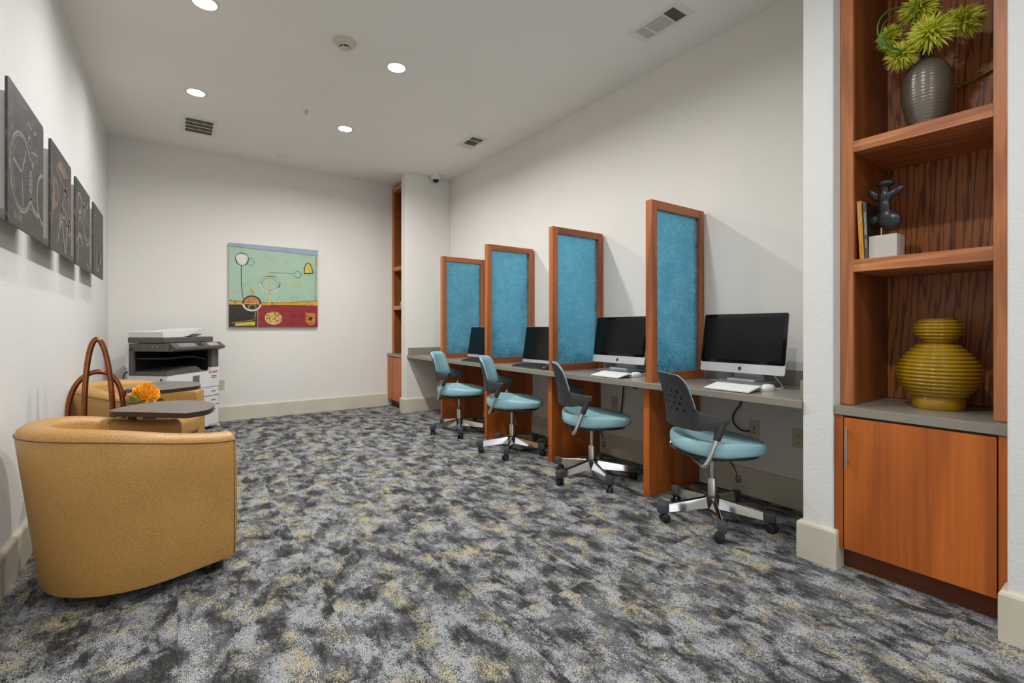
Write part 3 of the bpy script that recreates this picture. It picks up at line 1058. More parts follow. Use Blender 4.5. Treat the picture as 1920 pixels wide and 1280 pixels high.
# ------------------------------------------------------------------ cords and outlets
def single(name, bm, mat, label, cat, smooth=False, group=None):
    return tag(obj(name, bm, mat, None, smooth), label, cat, group)
bm = B(); tube(bm, catmull([(3.05, 1.69, 0.709), (3.06, 1.72, 0.66), (3.066, 1.705, 0.6), (3.062, 1.75, 0.53), (3.06, 1.755, 0.47), (3.055, 1.70, 0.425), (3.066, 1.645, 0.425)], 6), 0.006, 8)
single('network_cord', bm, 'cord_blue', 'blue cord hanging under the nearest computer into a wall plate', 'cord', 'all')
bm = B(); tube(bm, catmull([(3.03, 2.62, 0.709), (3.045, 2.66, 0.64), (3.05, 2.60, 0.66), (3.04, 2.66, 0.69), (3.05, 2.70, 0.62), (3.05, 2.55, 0.64), (3.04, 2.50, 0.68), (3.05, 2.58, 0.61), (3.045, 2.70, 0.66), (3.06, 2.72, 0.58), (3.066, 2.74, 0.45), (3.066, 2.76, 0.36), (3.074, 2.80, 0.30)], 6), 0.0055, 8)
single('power_cord', bm, 'cord_black', 'black tangled cord under the farther white-chin computer', 'cord', 'all')
bm = B(); tube(bm, catmull([(3.04, 3.75, 0.70), (3.06, 3.62, 0.64), (3.065, 3.5, 0.62), (3.065, 3.35, 0.63), (3.06, 3.28, 0.60), (3.055, 3.40, 0.52), (3.055, 3.45, 0.45), (3.06, 3.36, 0.40), (3.066, 3.2, 0.37)], 6), 0.0045, 8)
single('power_cord', bm, 'cord_black', 'black cord looping under the nearer black monitor', 'cord', 'all')

def outlet(label, loc, rz, holes='duplex'):
    t = thing('outlet', label, 'outlet', loc, rz)
    bm = B(); bx(bm, -0.036, 0.036, 0.0, 0.006, -0.058, 0.058, 0.002); obj('cover_plate', bm, 'plate', t)
    bm = B()
    if holes == 'duplex':
        for z in (-0.02, 0.02):
            for x in (-0.007, 0.007): bx(bm, x - 0.0015, x + 0.0015, 0.0055, 0.0065, z - 0.005, z + 0.005)
            bx(bm, -0.002, 0.002, 0.0055, 0.0065, z - 0.013, z - 0.009)
    else:
        for z in (-0.022, 0.0, 0.012): bx(bm, -0.006, 0.006, 0.0055, 0.0075, z - 0.004, z + 0.004)
    obj('slots', bm, 'slotdark', t)
    return t
outlet('beige data wall plate with a blue cord, under the nearest computer', (WR, 1.625, 0.44), PI / 2, 'data')
outlet('beige double outlet under the desk beside the near pier', (WR, 1.355, 0.43), PI / 2)
outlet('beige outlet under the farther white-chin computer, behind its chair', (WR, 2.84, 0.455), PI / 2)
outlet('beige outlet on the back wall right of the printer', (0.42, 6.57, 0.435), PI)

# ------------------------------------------------------------------ things on the near bookcase
SH1, SH2, CT = 1.959, 1.414, 0.745
bm = B()
prof = [(0.0, 0.0), (0.044, 0.0), (0.049, 0.004)]
nn = 66
for k in range(nn + 1):
    q = k / nn
    z = 0.008 + 0.335 * q
    r = 0.062 + 0.0505 * math.sin(min(1, q / 0.60) * PI / 2) if q < 0.60 else 0.022 + 0.0905 * math.sqrt(max(0, 1 - ((q - 0.60) / 0.405) ** 2.3))
    r = r * 0.79 + 0.0014 * math.sin(q * 2 * PI * 24)
    prof.append((max(r, 0.019), z))
prof += [(0.021, 0.35), (0.020, 0.365), (0.024, 0.385), (0.021, 0.385), (0.017, 0.36), (0.0, 0.36)]
lathe(bm, prof, 40)
o = obj('ribbed_vase', bm, 'ribbed_glass', None, 'all', (2.75, 0.67, SH1))
tag(o, 'ribbed smoky grey egg-shaped vase on the top shelf holding green flowers', 'vase')

def bloom(bm, c, r, n, aim, seed):
    rnd = random.Random(seed)
    aim = Vector(aim).normalized()
    for k in range(n):
        z = 1 - 1.75 * (k + 0.5) / n
        a = k * 2.39996 + rnd.uniform(-.2, .2)
        s = math.sqrt(max(0, 1 - z * z))
        d = Vector((s * math.cos(a), s * math.sin(a), z))
        d = aim.to_track_quat('Z', 'Y') @ d
        d = (d + Vector((rnd.uniform(-.14, .14), rnd.uniform(-.14, .14), rnd.uniform(-.14, .14)))).normalized()
        ln = r * rnd.uniform(0.78, 1.08) * (0.72 + 0.28 * s)
        w = r * 0.068
        side = d.orthogonal().normalized()
        side = Matrix.Rotation(rnd.uniform(0, 2 * PI), 3, d) @ side
        nrm = d.cross(side)
        p0 = Vector(c) + d * r * 0.12
        p1 = Vector(c) + d * ln * 0.62 + nrm * w * 0.5
        p2 = Vector(c) + d * ln + Vector((0, 0, -0.05 * r))
        vs = [bm.verts.new(p) for p in (p0 + side * w * 0.4, p0 - side * w * 0.4, p1 + side * w, p1 - side * w, p1 + nrm * w * 0.8, p2, p0 + nrm * w * 0.3)]
        bm.faces.new((vs[0], vs[6], vs[4], vs[2])); bm.faces.new((vs[6], vs[1], vs[3], vs[4]))
        bm.faces.new((vs[2], vs[4], vs[5])); bm.faces.new((vs[4], vs[3], vs[5]))
        bm.faces.new((vs[1], vs[0], vs[2], vs[3])); bm.faces.new((vs[2], vs[5], vs[3]))
    sphere(bm, Vector(c), r * 0.17, (1, 1, 1), 0, 10, 6)
VT = Vector((2.75, 0.67, SH1 + 0.372))
blooms = [((2.655, 0.635, 2.375), 0.092, (-0.9, -0.4, 0.25), 'spiky chartreuse flower in the middle of the vase, facing the room'),
          ((2.795, 0.560, 2.435), 0.092, (-0.4, -0.3, 0.8), 'spiky chartreuse flower at the right, near the bookcase stile'),
          ((2.735, 0.690, 2.545), 0.090, (-0.6, 0.1, 0.8), 'spiky chartreuse flower at the top of the bunch, cut by the picture edge'),
          ((2.655, 0.735, 2.325), 0.072, (-0.7, 0.4, -0.5), 'spiky chartreuse flower drooping lowest, left of the vase neck'),
          ((2.715, 0.795, 2.455), 0.064, (-0.5, 0.6, 0.2), 'spiky chartreuse flower at the left, behind the loops of grass')]
for k, (c, r, aim, lab) in enumerate(blooms):
    t = thing('spiky_flower', lab, 'flower', VT, 0, 'spiky green flowers in the ribbed vase')
    cl = Vector(c) - VT
    bm = B(); bloom(bm, cl, r, 260, aim, 20 + k)
    obj('petals', bm, 'petal', t)
    bm = B(); tube(bm, catmull([(0.002 * k - 0.004, 0.003 * (k - 2), -0.05), (0.15 * cl.x, 0.15 * cl.y, 0.02), cl * 0.6 + Vector((0, 0, 0.01)), cl], 5), 0.0028, 6)
    obj('stem', bm, 'stem', t, 'all')
loops = [[(2.75, 0.668, 2.33), (2.66, 0.70, 2.325), (2.55, 0.745, 2.325), (2.51, 0.775, 2.38), (2.52, 0.775, 2.45), (2.58, 0.75, 2.51), (2.66, 0.71, 2.53)],
         [(2.752, 0.672, 2.33), (2.67, 0.71, 2.335), (2.58, 0.755, 2.35), (2.55, 0.775, 2.41), (2.57, 0.77, 2.46), (2.62, 0.745, 2.50)],
         [(2.747, 0.67, 2.33), (2.65, 0.71, 2.315), (2.57, 0.75, 2.315), (2.54, 0.775, 2.345), (2.56, 0.77, 2.40), (2.64, 0.735, 2.44)],
         [(2.75, 0.674, 2.33), (2.69, 0.69, 2.38), (2.665, 0.69, 2.48), (2.67, 0.68, 2.60), (2.68, 0.67, 2.68)]]
loop_lab = ['outermost green grass stem looping widest to the left of the vase', 'inner green grass loop, curling just inside the widest one',
            'lowest green grass stem, bending out beside the vase neck', 'upright green grass stem rising straight past the top flower']
for l, lab in zip(loops, loop_lab):
    bm = B(); tube(bm, catmull(l, 7), 0.0027, 8)
    single('grass_stem', bm, 'stem', lab, 'plant stem', 'all', 'grass stems in the ribbed vase')
bm = B(); tube(bm, catmull([(2.80, 0.66, SH1 + 0.006), (2.88, 0.645, 2.12), (2.925, 0.62, 2.20), (2.95, 0.60, 2.215), (2.965, 0.55, 2.235), (2.972, 0.47, 2.265), (2.972, 0.43, 2.275)], 7), 0.0068, 8)
tube(bm, [(2.937, 0.61, 2.21), (2.955, 0.59, 2.217)], 0.009, 8)
single('twig', bm, 'twig', 'olive twig leaning behind the ribbed vase toward the right stile', 'twig', 'all')

# books
def book(label, x, y, h, d, th, lean, mspine, mcover, loc_texts):
    t = thing('book', label, 'book', (x, y, SH2), 0, 'books on the middle shelf')
    mt = Matrix.Rotation(lean, 4, 'X')
    z0 = th / 2 * abs(math.sin(lean)) + 0.0005
    mt = Matrix.Translation((0, 0, z0)) @ mt
    bm = B()
    bx(bm, 0, 0.004, -th / 2, th / 2, 0, h, 0.001, 0)
    bx(bm, 0.004, d, -th / 2, -th / 2 + 0.002, 0, h, 0, 1); bx(bm, 0.004, d, th / 2 - 0.002, th / 2, 0, h, 0, 1)
    bmesh.ops.transform(bm, matrix=mt, verts=bm.verts)
    cv = obj('cover', bm, [mspine, mcover], t)
    bm = B(); bx(bm, 0.004, d - 0.004, -th / 2 + 0.002, th / 2 - 0.002, 0.003, h - 0.003); bmesh.ops.transform(bm, matrix=mt, verts=bm.verts)
    obj('pages', bm, 'pages', t)
    for s, z, size, sx in loc_texts:
        # spine faces -X, text reads top to bottom
        m4 = mt @ Matrix.Translation((-0.0003, 0, z)) @ FACE @ Matrix.Rotation(-PI / 2, 4, 'Z')
        textmesh('spine_title', s, size, 'ink_white', cv, m4, 0.0002, sx)
    return t
book('yellow book leaning against the bookcase side on the middle shelf', 2.575, 0.8585, 0.272, 0.19, 0.018, R(-2.7), 'book_y', 'book_y',
     [('Tennessee', 0.232, 0.0145, 0.9), ('CIVIL', 0.188, 0.022, 0.75), ('A LITTLE HISTORY', 0.115, 0.0105, 0.9), ('D', 0.016, 0.014, 1)])
book('grey and black book standing between the yellow book and the stone cube', 2.575, 0.8405, 0.262, 0.20, 0.0135, R(-2.0), 'book_g', 'book_k',
     [('THE SOUND OF TENNESSEE', 0.165, 0.0115, 0.72), ('SAMUEL PYE', 0.072, 0.009, 0.8)])
# sculpture on stone cube
t = thing('abstract_sculpture', 'abstract black figure on a pale stone cube beside the books', 'sculpture', (2.575, 0.78, SH2))
bm = B(); bx(bm, 0, 0.10, -0.052, 0.052, 0, 0.103, 0.002); obj('stone_base', bm, 'stone', t)
bm = B()
cx, cy = 0.05, 0.012
def ell(y, z, ry, rz, rx=0.02, rot=0.0, x=0.0):
    sphere(bm, (cx + x, cy + y, 0.103 + z), 1.0, (rx, ry, rz), 0, 20, 14, Matrix.Rotation(rot, 3, 'X'))
ell(-0.008, 0.238, 0.038, 0.019, 0.028)
ell(-0.004, 0.218, 0.020, 0.026, 0.018)
ell(-0.004, 0.180, 0.028, 0.034, 0.020)
ell(0.036, 0.194, 0.019, 0.038, 0.013, R(-35))
ell(-0.044, 0.192, 0.018, 0.042, 0.013, R(55))
ell(-0.004, 0.130, 0.026, 0.050, 0.020)
ell(-0.010, 0.078, 0.038, 0.044, 0.022)
ell(0.036, 0.078, 0.032, 0.022, 0.016, R(-18))
ell(-0.034, 0.064, 0.034, 0.042, 0.020, R(15))
fig = obj('figure', bm, 'bronze', t, 'all')
md = fig.modifiers.new('Remesh', 'REMESH'); md.mode = 'VOXEL'; md.voxel_size = 0.0035; md.use_smooth_shade = True
md = fig.modifiers.new('Smooth', 'SMOOTH'); md.iterations = 6; md.factor = 0.5
bm = B(); tube(bm, [(cx, cy + 0.008, 0.100), (cx, cy + 0.008, 0.175)], 0.0045, 12); obj('rod', bm, 'steel', t, True)

# mustard vase
bm = B()
prof = [(0.0, 0.0), (0.088, 0.0), (0.092, 0.004), (0.090, 0.05), (0.088, 0.052)]
def rib(n0, n1, f, m=12):
    out = []
    cnt = n1 - n0
    for k in range(cnt * m + 1):
        q = k / (cnt * m)
        r, z = f(q)
        out.append((r * 0.775 + 0.0085 * (abs(math.sin(q * cnt * PI)) ** 0.8 - 0.6), z))
    return out
prof += rib(0, 14, lambda q: (0.064 + 0.122 * math.sin(PI * (0.13 + 0.83 * q)) ** 0.8, 0.055 + 0.230 * q))
prof += rib(0, 7, lambda q: (0.050 + 0.060 * math.sin(PI * (0.05 + 0.77 * q)), 0.288 + 0.105 * q))
prof += [(0.07, 0.396), (0.06, 0.394), (0.05, 0.36), (0.0, 0.36)]
lathe(bm, prof, 48)
o = obj('gourd_vase', bm, 'mustard', None, 'all', (2.765, 0.635, CT))
tag(o, 'mustard yellow ribbed double-gourd vase on the near countertop', 'vase')

# plant in the far bookcase
t = thing('potted_plant', 'small green plant on a shelf of the far corner bookcase', 'plant', (2.60, 6.375, SH2))
bm = B(); lathe(bm, [(0, 0), (0.028, 0), (0.036, 0.06), (0.032, 0.06), (0.03, 0.05), (0, 0.05)], 20); obj('pot', bm, 'stone', t, True)
bm = B()
for k in range(46):
    a = k * 2.4; el = R(random.uniform(15, 85)); ln = random.uniform(0.05, 0.095)
    d = Vector((math.cos(a) * math.cos(el), math.sin(a) * math.cos(el), math.sin(el)))
    s = d.orthogonal().normalized() * 0.007
    p0 = Vector((0, 0, 0.05)); p1 = p0 + d * ln * 0.6; p2 = p0 + d * ln + Vector((0, 0, -0.01))
    vs = [bm.verts.new(p) for p in (p0, p1 + s, p2, p1 - s)]
    bm.faces.new(vs)
obj('leaves', bm, 'leafdark', t)

# ------------------------------------------------------------------ lounge chairs
def tub_chair(label, c, ang, tablet_world, mount_side):
    t = thing('lounge_chair', label, 'armchair', (c[0], c[1], 0), ang, 'tan leather tub chairs')
    Rr, XF = 0.34, 0.25
    # plan path from right-front round the back to left-front (outer face)
    path = []
    for k in range(6): path.append((XF - XF * k / 6, -Rr, 0.0, (0, -1)))
    for k in range(33):
        a = -PI / 2 - PI * k / 32
        path.append((Rr * math.cos(a), Rr * math.sin(a), 1.0, (math.cos(a), math.sin(a))))
    for k in range(1, 7): path.append((XF * k / 6, Rr, 0.0, (0, 1)))
    T = 0.115
    def rim(x):
        q = max(0.0, min(1.0, (XF - x) / (XF + Rr)))
        return 0.622 + 0.09 * (q * q * (3 - 2 * q))
    def flare(x):
        q = max(0.0, min(1.0, (0.12 - x) / (0.12 + Rr)))
        return 0.07 * q
    bm = B()
    rings = []
    seam = []
    for i, (x, y, bk, nn_) in enumerate(path):
        zr = rim(x); fl = flare(x)
        n = Vector((nn_[0], nn_[1], 0)); p = Vector((x, y, 0))
        sec = []
        def add(off, z): sec.append(p + n * off + Vector((0, 0, z)))
        add(-0.02, 0.05); add(-0.004, 0.056); add(0.0, 0.072)
        for q in (0.25, 0.5, 0.75): add(fl * q, 0.072 + (zr - 0.04 - 0.072) * q)
        add(fl, zr - 0.035)
        for a in (30, 60, 90, 120, 150):
            # rounded roll
            add(fl - T / 2 + (T / 2) * math.cos(R(a)), zr - 0.035 + 0.035 * math.sin(R(a)))
        add(fl - T, zr - 0.035); add(-T + fl * 0.5, 0.48); add(-T, 0.36); add(-T, 0.06); add(-T + 0.02, 0.05)
        rings.append([bm.verts.new(v) for v in sec])
        seam.append(p + n * (fl + 0.0005) + Vector((0, 0, zr - 0.037)))
    m = len(rings[0])
    for a, b in zip(rings, rings[1:]):
        for i in range(m):
            bm.faces.new((a[i], a[(i + 1) % m], b[(i + 1) % m], b[i]))
    caps = [bm.faces.new(rings[0][::-1]), bm.faces.new(rings[-1])]
    es = [e for f in caps for e in f.edges]
    bmesh.ops.bevel(bm, geom=es, offset=0.018, segments=3, affect='EDGES', profile=0.5)
    obj('shell', bm, 'leather', t, True)
    bm = B(); tube(bm, seam, 0.0022, 6)
    for (e0, s) in ((seam[0], 1), (seam[-1], -1)):
        tube(bm, [e0 + Vector((-0.012, 0, 0)), e0 + Vector((-0.012, 0, -0.25)), Vector((e0.x - 0.012, e0.y, 0.07))], 0.0015, 6)
    obj('seam', bm, 'seam', t, 'all')
    # seat cushion with a rolled front
    bm = B()
    ri = Rr - T - 0.002
    sec = []
    pl = [(XF + 0.012, -ri)] + [(ri * math.cos(-PI / 2 - PI * k / 20), ri * math.sin(-PI / 2 - PI * k / 20)) for k in range(21)] + [(XF + 0.012, ri)]
    prism(bm, pl, 0.285, 0.43)
    es = [e for e in bm.edges if abs(e.verts[0].co.z - e.verts[1].co.z) < 1e-5]
    bmesh.ops.bevel(bm, geom=es, offset=0.045, segments=5, affect='EDGES', profile=0.5)
    obj('seat_cushion', bm, 'leather', t, True)
    bm = B(); bx(bm, XF - 0.09, XF - 0.005, -ri, ri, 0.055, 0.286, 0.006); obj('front_rail', bm, 'leather', t)
    for x, y in ((0.20, -0.27), (0.20, 0.27), (-0.20, -0.22), (-0.20, 0.22)):
        bm = B(); lathe(bm, [(0, 0), (0.019, 0), (0.025, 0.055), (0, 0.055)], 16, (x, y, 0)); obj('leg', bm, 'black', t, True)
    # swivel writing tablet
    inv = (Matrix.Translation((c[0], c[1], 0)) @ Matrix.Rotation(ang, 4, 'Z')).inverted()
    pts = [inv @ Vector((px, py, 0)) for px, py in tablet_world]
    sharp = {0, len(pts) - 1}
    sm = [v for v in catmull([pts[0]] + pts[1:], 6)]
    poly = [(v.x, v.y) for v in sm]
    bm = B(); prism(bm, poly, 0.682, 0.706, 'z', 0, 1)
    tb = obj('writing_tablet', bm, ['espresso', 'espresso_edge'], t)
    bm = B()
    mx, my = mount_side
    tube(bm, [(mx, my, rim(mx) - 0.03), (mx, my, 0.684)], 0.018, 14)
    cxp = sum(p[0] for p in poly) / len(poly); cyp = sum(p[1] for p in poly) / len(poly)
    d = Vector((cxp - mx, cyp - my, 0))
    tube(bm, [Vector((mx, my, 0.674)), Vector((mx, my, 0.674)) + d * 0.8], 0.008, 10)
    obj('tablet_bracket', bm, 'black', t, True)
    return t
tabA = [(-0.063, 2.749), (-0.16, 2.845), (-0.265, 2.943), (-0.225, 3.061), (-0.10, 3.181), (0.041, 3.150), (0.13, 3.02), (0.156, 2.894), (0.12, 2.725), (0.034, 2.664)]
tabB = [(-0.131, 3.721), (-0.205, 3.84), (-0.276, 3.981), (-0.204, 4.139), (-0.122, 4.355), (0.023, 4.296), (0.112, 4.186), (0.133, 4.015), (0.11, 3.881), (-0.009, 3.793)]
tub_chair('nearest tan leather tub chair, its back toward the left wall art', (-0.13, 2.75), math.atan2(0.356, 0.934), tabA, (0.05, 0.285))
tub_chair('farther tan leather tub chair, in front of the printer', (-0.19, 4.38), R(-25), tabB, (0.02, -0.30))

# side table between the chairs, copper loops and an orange flower
t = thing('side_table', 'small dark side table between the two tan tub chairs', 'table', (-0.31, 3.53, 0))
bm = B(); lathe(bm, [(0, 0.48), (0.24, 0.48), (0.245, 0.485), (0.245, 0.50), (0.24, 0.504), (0, 0.504)], 40); obj('tabletop', bm, 'espresso', t, True)
bm = B(); lathe(bm, [(0, 0.0), (0.15, 0.0), (0.15, 0.012), (0.03, 0.025), (0.022, 0.06), (0.022, 0.48), (0, 0.48)], 28); obj('pedestal', bm, 'black', t, True)
t = thing('copper_sculpture', 'bent copper tube loops standing between the two tan tub chairs', 'sculpture', (-0.36, 3.50, 0.504))
bm = B()
def arch(x0, x1, y0, y1, xt, zt, zb=0.0, k=1.0):
    pts = [(x0, y0, zb)]
    n = 16
    for i in range(n + 1):
        a = PI - PI * i / n
        px = (x0 + x1) / 2 + (x1 - x0) / 2 * math.cos(a) + (xt - (x0 + x1) / 2) * math.sin(a) ** 1.5
        pz = zb + (zt - zb) * math.sin(a) ** k
        pts.append((px, y0 + (y1 - y0) * i / n, max(pz, zb + 0.001)))
    pts.append((x1, y1, zb))
    return pts[1:-1]
tube(bm, catmull(arch(-0.130, 0.106, 0.0, 0.02, -0.005, 0.352, 0.008, 0.55), 3), 0.0135, 12); obj('wide_loop', bm, 'copper', t, 'all')
bm = B()
tube(bm, catmull(arch(-0.058, 0.062, -0.03, -0.01, -0.006, 0.535, 0.008, 0.85), 3), 0.0135, 12); obj('tall_loop', bm, 'copper', t, 'all')
bm = B(); lathe(bm, [(0, 0), (0.15, 0), (0.15, 0.008), (0.148, 0.01), (0, 0.01)], 32); obj('base', bm, 'black', t, True)
o = thing('bud_vase', 'dark bud vase with an orange flower behind the nearest chair tablet', 'vase', (-0.135, 3.50, 0.504))
bm = B(); lathe(bm, [(0, 0), (0.03, 0), (0.036, 0.04), (0.03, 0.1), (0.022, 0.15), (0.026, 0.158), (0.02, 0.158), (0.016, 0.14), (0, 0.14)], 24); obj('body', bm, 'black', o, True)
t = thing('orange_flower', 'orange layered flower with a bent green stem between the tan chairs', 'flower', (-0.135, 3.50, 0.65))
bm = B()
for k in range(84):
    zz = 1 - 1.8 * (k + 0.5) / 84
    a = k * 2.39996 + random.uniform(-.15, .15)
    sxy = math.sqrt(1 - zz * zz)
    nrm = Vector((sxy * math.cos(a), sxy * math.sin(a), zz))
    d = (nrm + Vector((0, 0, 0.35))).normalized()
    s_ = d.cross(nrm + Vector((0.01, 0.02, 0.3))).normalized() * 0.017
    cc = Vector((-0.02, 0, 0.058))
    p0 = cc + Vector((nrm.x * 0.03, nrm.y * 0.03, nrm.z * 0.03))
    p1 = cc + nrm * 0.046; p2 = cc + d * random.uniform(0.060, 0.070)
    up = nrm * 0.004
    q = [p0, p1 + s_, p2 + s_ * 0.6, p2 - s_ * 0.6, p1 - s_]
    va = [bm.verts.new(p) for p in q]; vb = [bm.verts.new(p + up) for p in q]
    bm.faces.new(va[::-1]); bm.faces.new(vb)
    for e_ in range(5):
        bm.faces.new((va[e_], va[(e_ + 1) % 5], vb[(e_ + 1) % 5], vb[e_]))
sphere(bm, (-0.02, 0, 0.058), 0.044, (1, 1, 0.95), 0, 14, 10)
obj('petals', bm, 'orange', t)
bm = B(); tube(bm, catmull([(0.0, 0, -0.02), (0.0, -0.05, 0.005), (-0.04, -0.065, 0.035), (-0.075, -0.065, 0.062), (-0.082, -0.06, 0.055), (-0.06, -0.06, 0.03), (-0.03, -0.06, 0.008), (-0.01, -0.045, -0.006)], 5), 0.0045, 8); obj('stem', bm, 'stem', t, 'all')

# ------------------------------------------------------------------ printer
# local frame: x along the logo front (left to right), y toward the rear, origin at the near corner on the floor
pa = R(45)
PB = (0.375, 6.235); PW, PD = 0.655, 0.44
orig = (PB[0] - PW * math.cos(pa), PB[1] - PW * math.sin(pa), 0)
pr = thing('office_printer', 'large white and taupe office copier in the far left corner', 'printer', orig, pa)
bm = B(); bx(bm, 0, PW, 0, PD, 0.03, 0.56, 0.004); obj('cabinet_body', bm, 'pr_white', pr)
# paper drawers on the logo front
for k, (z0, z1) in enumerate(((0.045, 0.255), (0.262, 0.358), (0.365, 0.455))):
    bm = B(); bx(bm, 0.012, PW - 0.012, -0.006, 0.0, z0, z1, 0.003)
    d = obj('drawer', bm, 'pr_white', pr)
    bm = B(); bx(bm, PW - 0.11, PW - 0.05, -0.0075, -0.005, z1 - 0.05, z1 - 0.042)
    obj('drawer_label', bm, 'label_ink', d)
bm = B(); bx(bm, 0.0, PW, -0.0045, 0.001, 0.258, 0.2615); bx(bm, 0.0, PW, -0.0045, 0.001, 0.3595, 0.3635); bx(bm, 0.0, PW, -0.0045, 0.001, 0.4565, 0.4605)
obj('drawer_gaps', bm, 'slotdark', pr)
bm = B()
fp = [(0.0, 0.462), (PW, 0.462), (PW, 0.672), (PW - 0.11, 0.672), (PW - 0.125, 0.636), (0.12, 0.628), (0.0, 0.622)]
prism(bm, [(x, z) for x, z in fp], -0.008, 0.03, 'y')
fpo = obj('front_panel', bm, 'pr_white', pr)
bm = B(); bx(bm, -0.004, 0.0, 0.0, PD, 0.46, 0.625); bx(bm, 0, PW, 0.03, PD, 0.56, 0.615); obj('upper_body', bm, 'pr_white', pr)
TXF = Matrix(((1, 0, 0, 0), (0, 0, 1, 0), (0, 1, 0, 0), (0, 0, 0, 1)))   # text plane facing -y
TXF = Matrix.Rotation(PI / 2, 4, 'X')
textmesh('maker_logo', 'SHARP', 0.036, 'pr_red', fpo, Matrix.Translation((PW - 0.085, -0.0092, 0.620)) @ TXF, 0.0004, 1.15, 0.0008)
for z in (0.575, 0.557):
    bm = B(); bx(bm, PW - 0.11, PW - 0.04, -0.0095, -0.008, z, z + 0.006); obj('model_mark', bm, 'label_ink', fpo)
bm = B(); bx(bm, 0.30, 0.385, -0.0095, -0.008, 0.50, 0.60); st = obj('sticker', bm, 'pr_sticker', fpo)
bm = B(); prism(bm, [(0.318, 0.535), (0.345, 0.545), (0.37, 0.58), (0.34, 0.556)], -0.0105, -0.0094, 'y'); obj('sticker_mark', bm, 'pr_blue', st)
# side facing the camera: white skirt and small vent mark
bm = B(); bx(bm, -0.0065, -0.004, 0.045, 0.07, 0.545, 0.60); obj('side_latch', bm, 'pr_sticker', pr)
# taupe housing with the paper exit cavity
bm = B()
bx(bm, -0.002, 0.02, PD - 0.055, PD, 0.615, 0.90)            # rear post of the camera side
bx(bm, PW - 0.10, PW, 0.0, 0.05, 0.672, 0.90, 0.004)           # right post of the front
bx(bm, PW - 0.085, PW, 0.05, PD, 0.615, 0.90)
bx(bm, 0.0, PW - 0.08, PD - 0.03, PD, 0.615, 0.90)
obj('housing_posts', bm, 'pr_grey', pr)
bm = B(); bx(bm, 0.02, PW - 0.09, PD - 0.05, PD - 0.03, 0.64, 0.87); bx(bm, PW - 0.12, PW - 0.09, 0.06, PD - 0.03, 0.64, 0.87); obj('exit_cavity', bm, 'pr_dark', pr)
bm = B()
tp = [(0.004, 0.615), (0.004, 0.66), (0.12, 0.675), (0.36, 0.70), (0.43, 0.655), (0.52, 0.635), (0.53, 0.615)]
prism(bm, tp, 0.006, PD - 0.05, 'y')
obj('paper_tray', bm, 'pr_grey', pr)
bm = B()
prism(bm, [(0.02, 0.79), (0.02, 0.80), (0.34, 0.81), (0.52, 0.765), (0.52, 0.757), (0.34, 0.80)], 0.03, PD - 0.06, 'y')
obj('upper_tray', bm, 'black', pr)
# scanner deck and control console
bm = B()
bx(bm, -0.002, PW, 0.0, PD, 0.868, 0.948, 0.004)
obj('scanner_deck', bm, 'pr_grey', pr)
bm = B()
cs = [(0.0, 0.862), (-0.07, 0.882), (-0.072, 0.905), (0.0, 0.950)]
v0 = [bm.verts.new((0.03, y, z)) for y, z in cs]; v1 = [bm.verts.new((PW + 0.012, y, z)) for y, z in cs]
for i in range(4): bm.faces.new((v0[i], v0[(i + 1) % 4], v1[(i + 1) % 4], v1[i]))
bm.faces.new(v0[::-1]); bm.faces.new(v1)
con = obj('control_console', bm, 'pr_grey', pr)
def deck(x0, x1, q0, q1, up):
    b_ = B()
    def pt(x, q, u): return (x, -0.072 * (1 - q) + 0.0 * q, 0.905 * (1 - q) + 0.950 * q + u)
    a = [b_.verts.new(pt(x, q, u)) for u in (0.0005, up) for x, q in ((x0, q0), (x1, q0), (x1, q1), (x0, q1))]
    for f in ((0, 1, 2, 3), (4, 5, 6, 7), (0, 1, 5, 4), (1, 2, 6, 5), (2, 3, 7, 6), (3, 0, 4, 7)):
        b_.faces.new([a[i] for i in f])
    return b_
obj('touchscreen', deck(0.10, 0.30, 0.15, 0.85, 0.003), 'pr_screen', con)
obj('button_pad', deck(0.33, 0.40, 0.2, 0.8, 0.003), 'label_ink', con)
obj('button_pad', deck(0.47, 0.60, 0.2, 0.8, 0.003), 'bezel', con)
bm = B()
for y in (0.11, 0.16, 0.26):
    lathe(bm, [(0, 0), (0.006, 0), (0.006, 0.002), (0, 0.002)], 10, M4=Matrix.Translation((-0.0018, y, 0.915)) @ Matrix.Rotation(-PI / 2, 4, 'Y'))
obj('screw_caps', bm, 'bezel', pr)
# document feeder: dark lower tray and white cover with a raised paper guide
bm = B(); bx(bm, -0.004, PW * 0.93, 0.025, PD + 0.01, 0.952, 1.008, 0.008); fd = obj('platen_cover', bm, 'pr_grey', pr)
bm = B()
fpr = [(0.0, 1.008), (0.0, 1.062), (0.02, 1.072), (0.25, 1.074), (0.46, 1.100), (0.468, 1.096), (0.36, 1.052), (0.30, 1.022), (0.22, 1.008)]
prism(bm, fpr, 0.04, PD, 'y')
obj('document_feeder', bm, 'pr_white', pr)
bm = B(); prism(bm, [(0.36, 1.008), (0.36, 1.016), (0.48, 1.040), (0.49, 1.034), (0.40, 1.008)], 0.06, PD - 0.05, 'y'); obj('output_guide', bm, 'pr_grey', pr)
bm = B(); bx(bm, -0.006, 0.02, PD - 0.001, PD + 0.035, 0.70, 0.94, 0.004); bx(bm, -0.006, 0.03, PD - 0.001, PD + 0.02, 0.03, 0.70, 0.004); obj('rear_cover', bm, 'pr_white', pr)
for x in (0.06, PW - 0.06):
    for y in (0.06, PD - 0.06):
        bm = B(); lathe(bm, [(0, 0), (0.022, 0), (0.022, 0.03), (0, 0.03)], 14, (x, y, 0)); obj('caster', bm, 'rubber', pr, True)
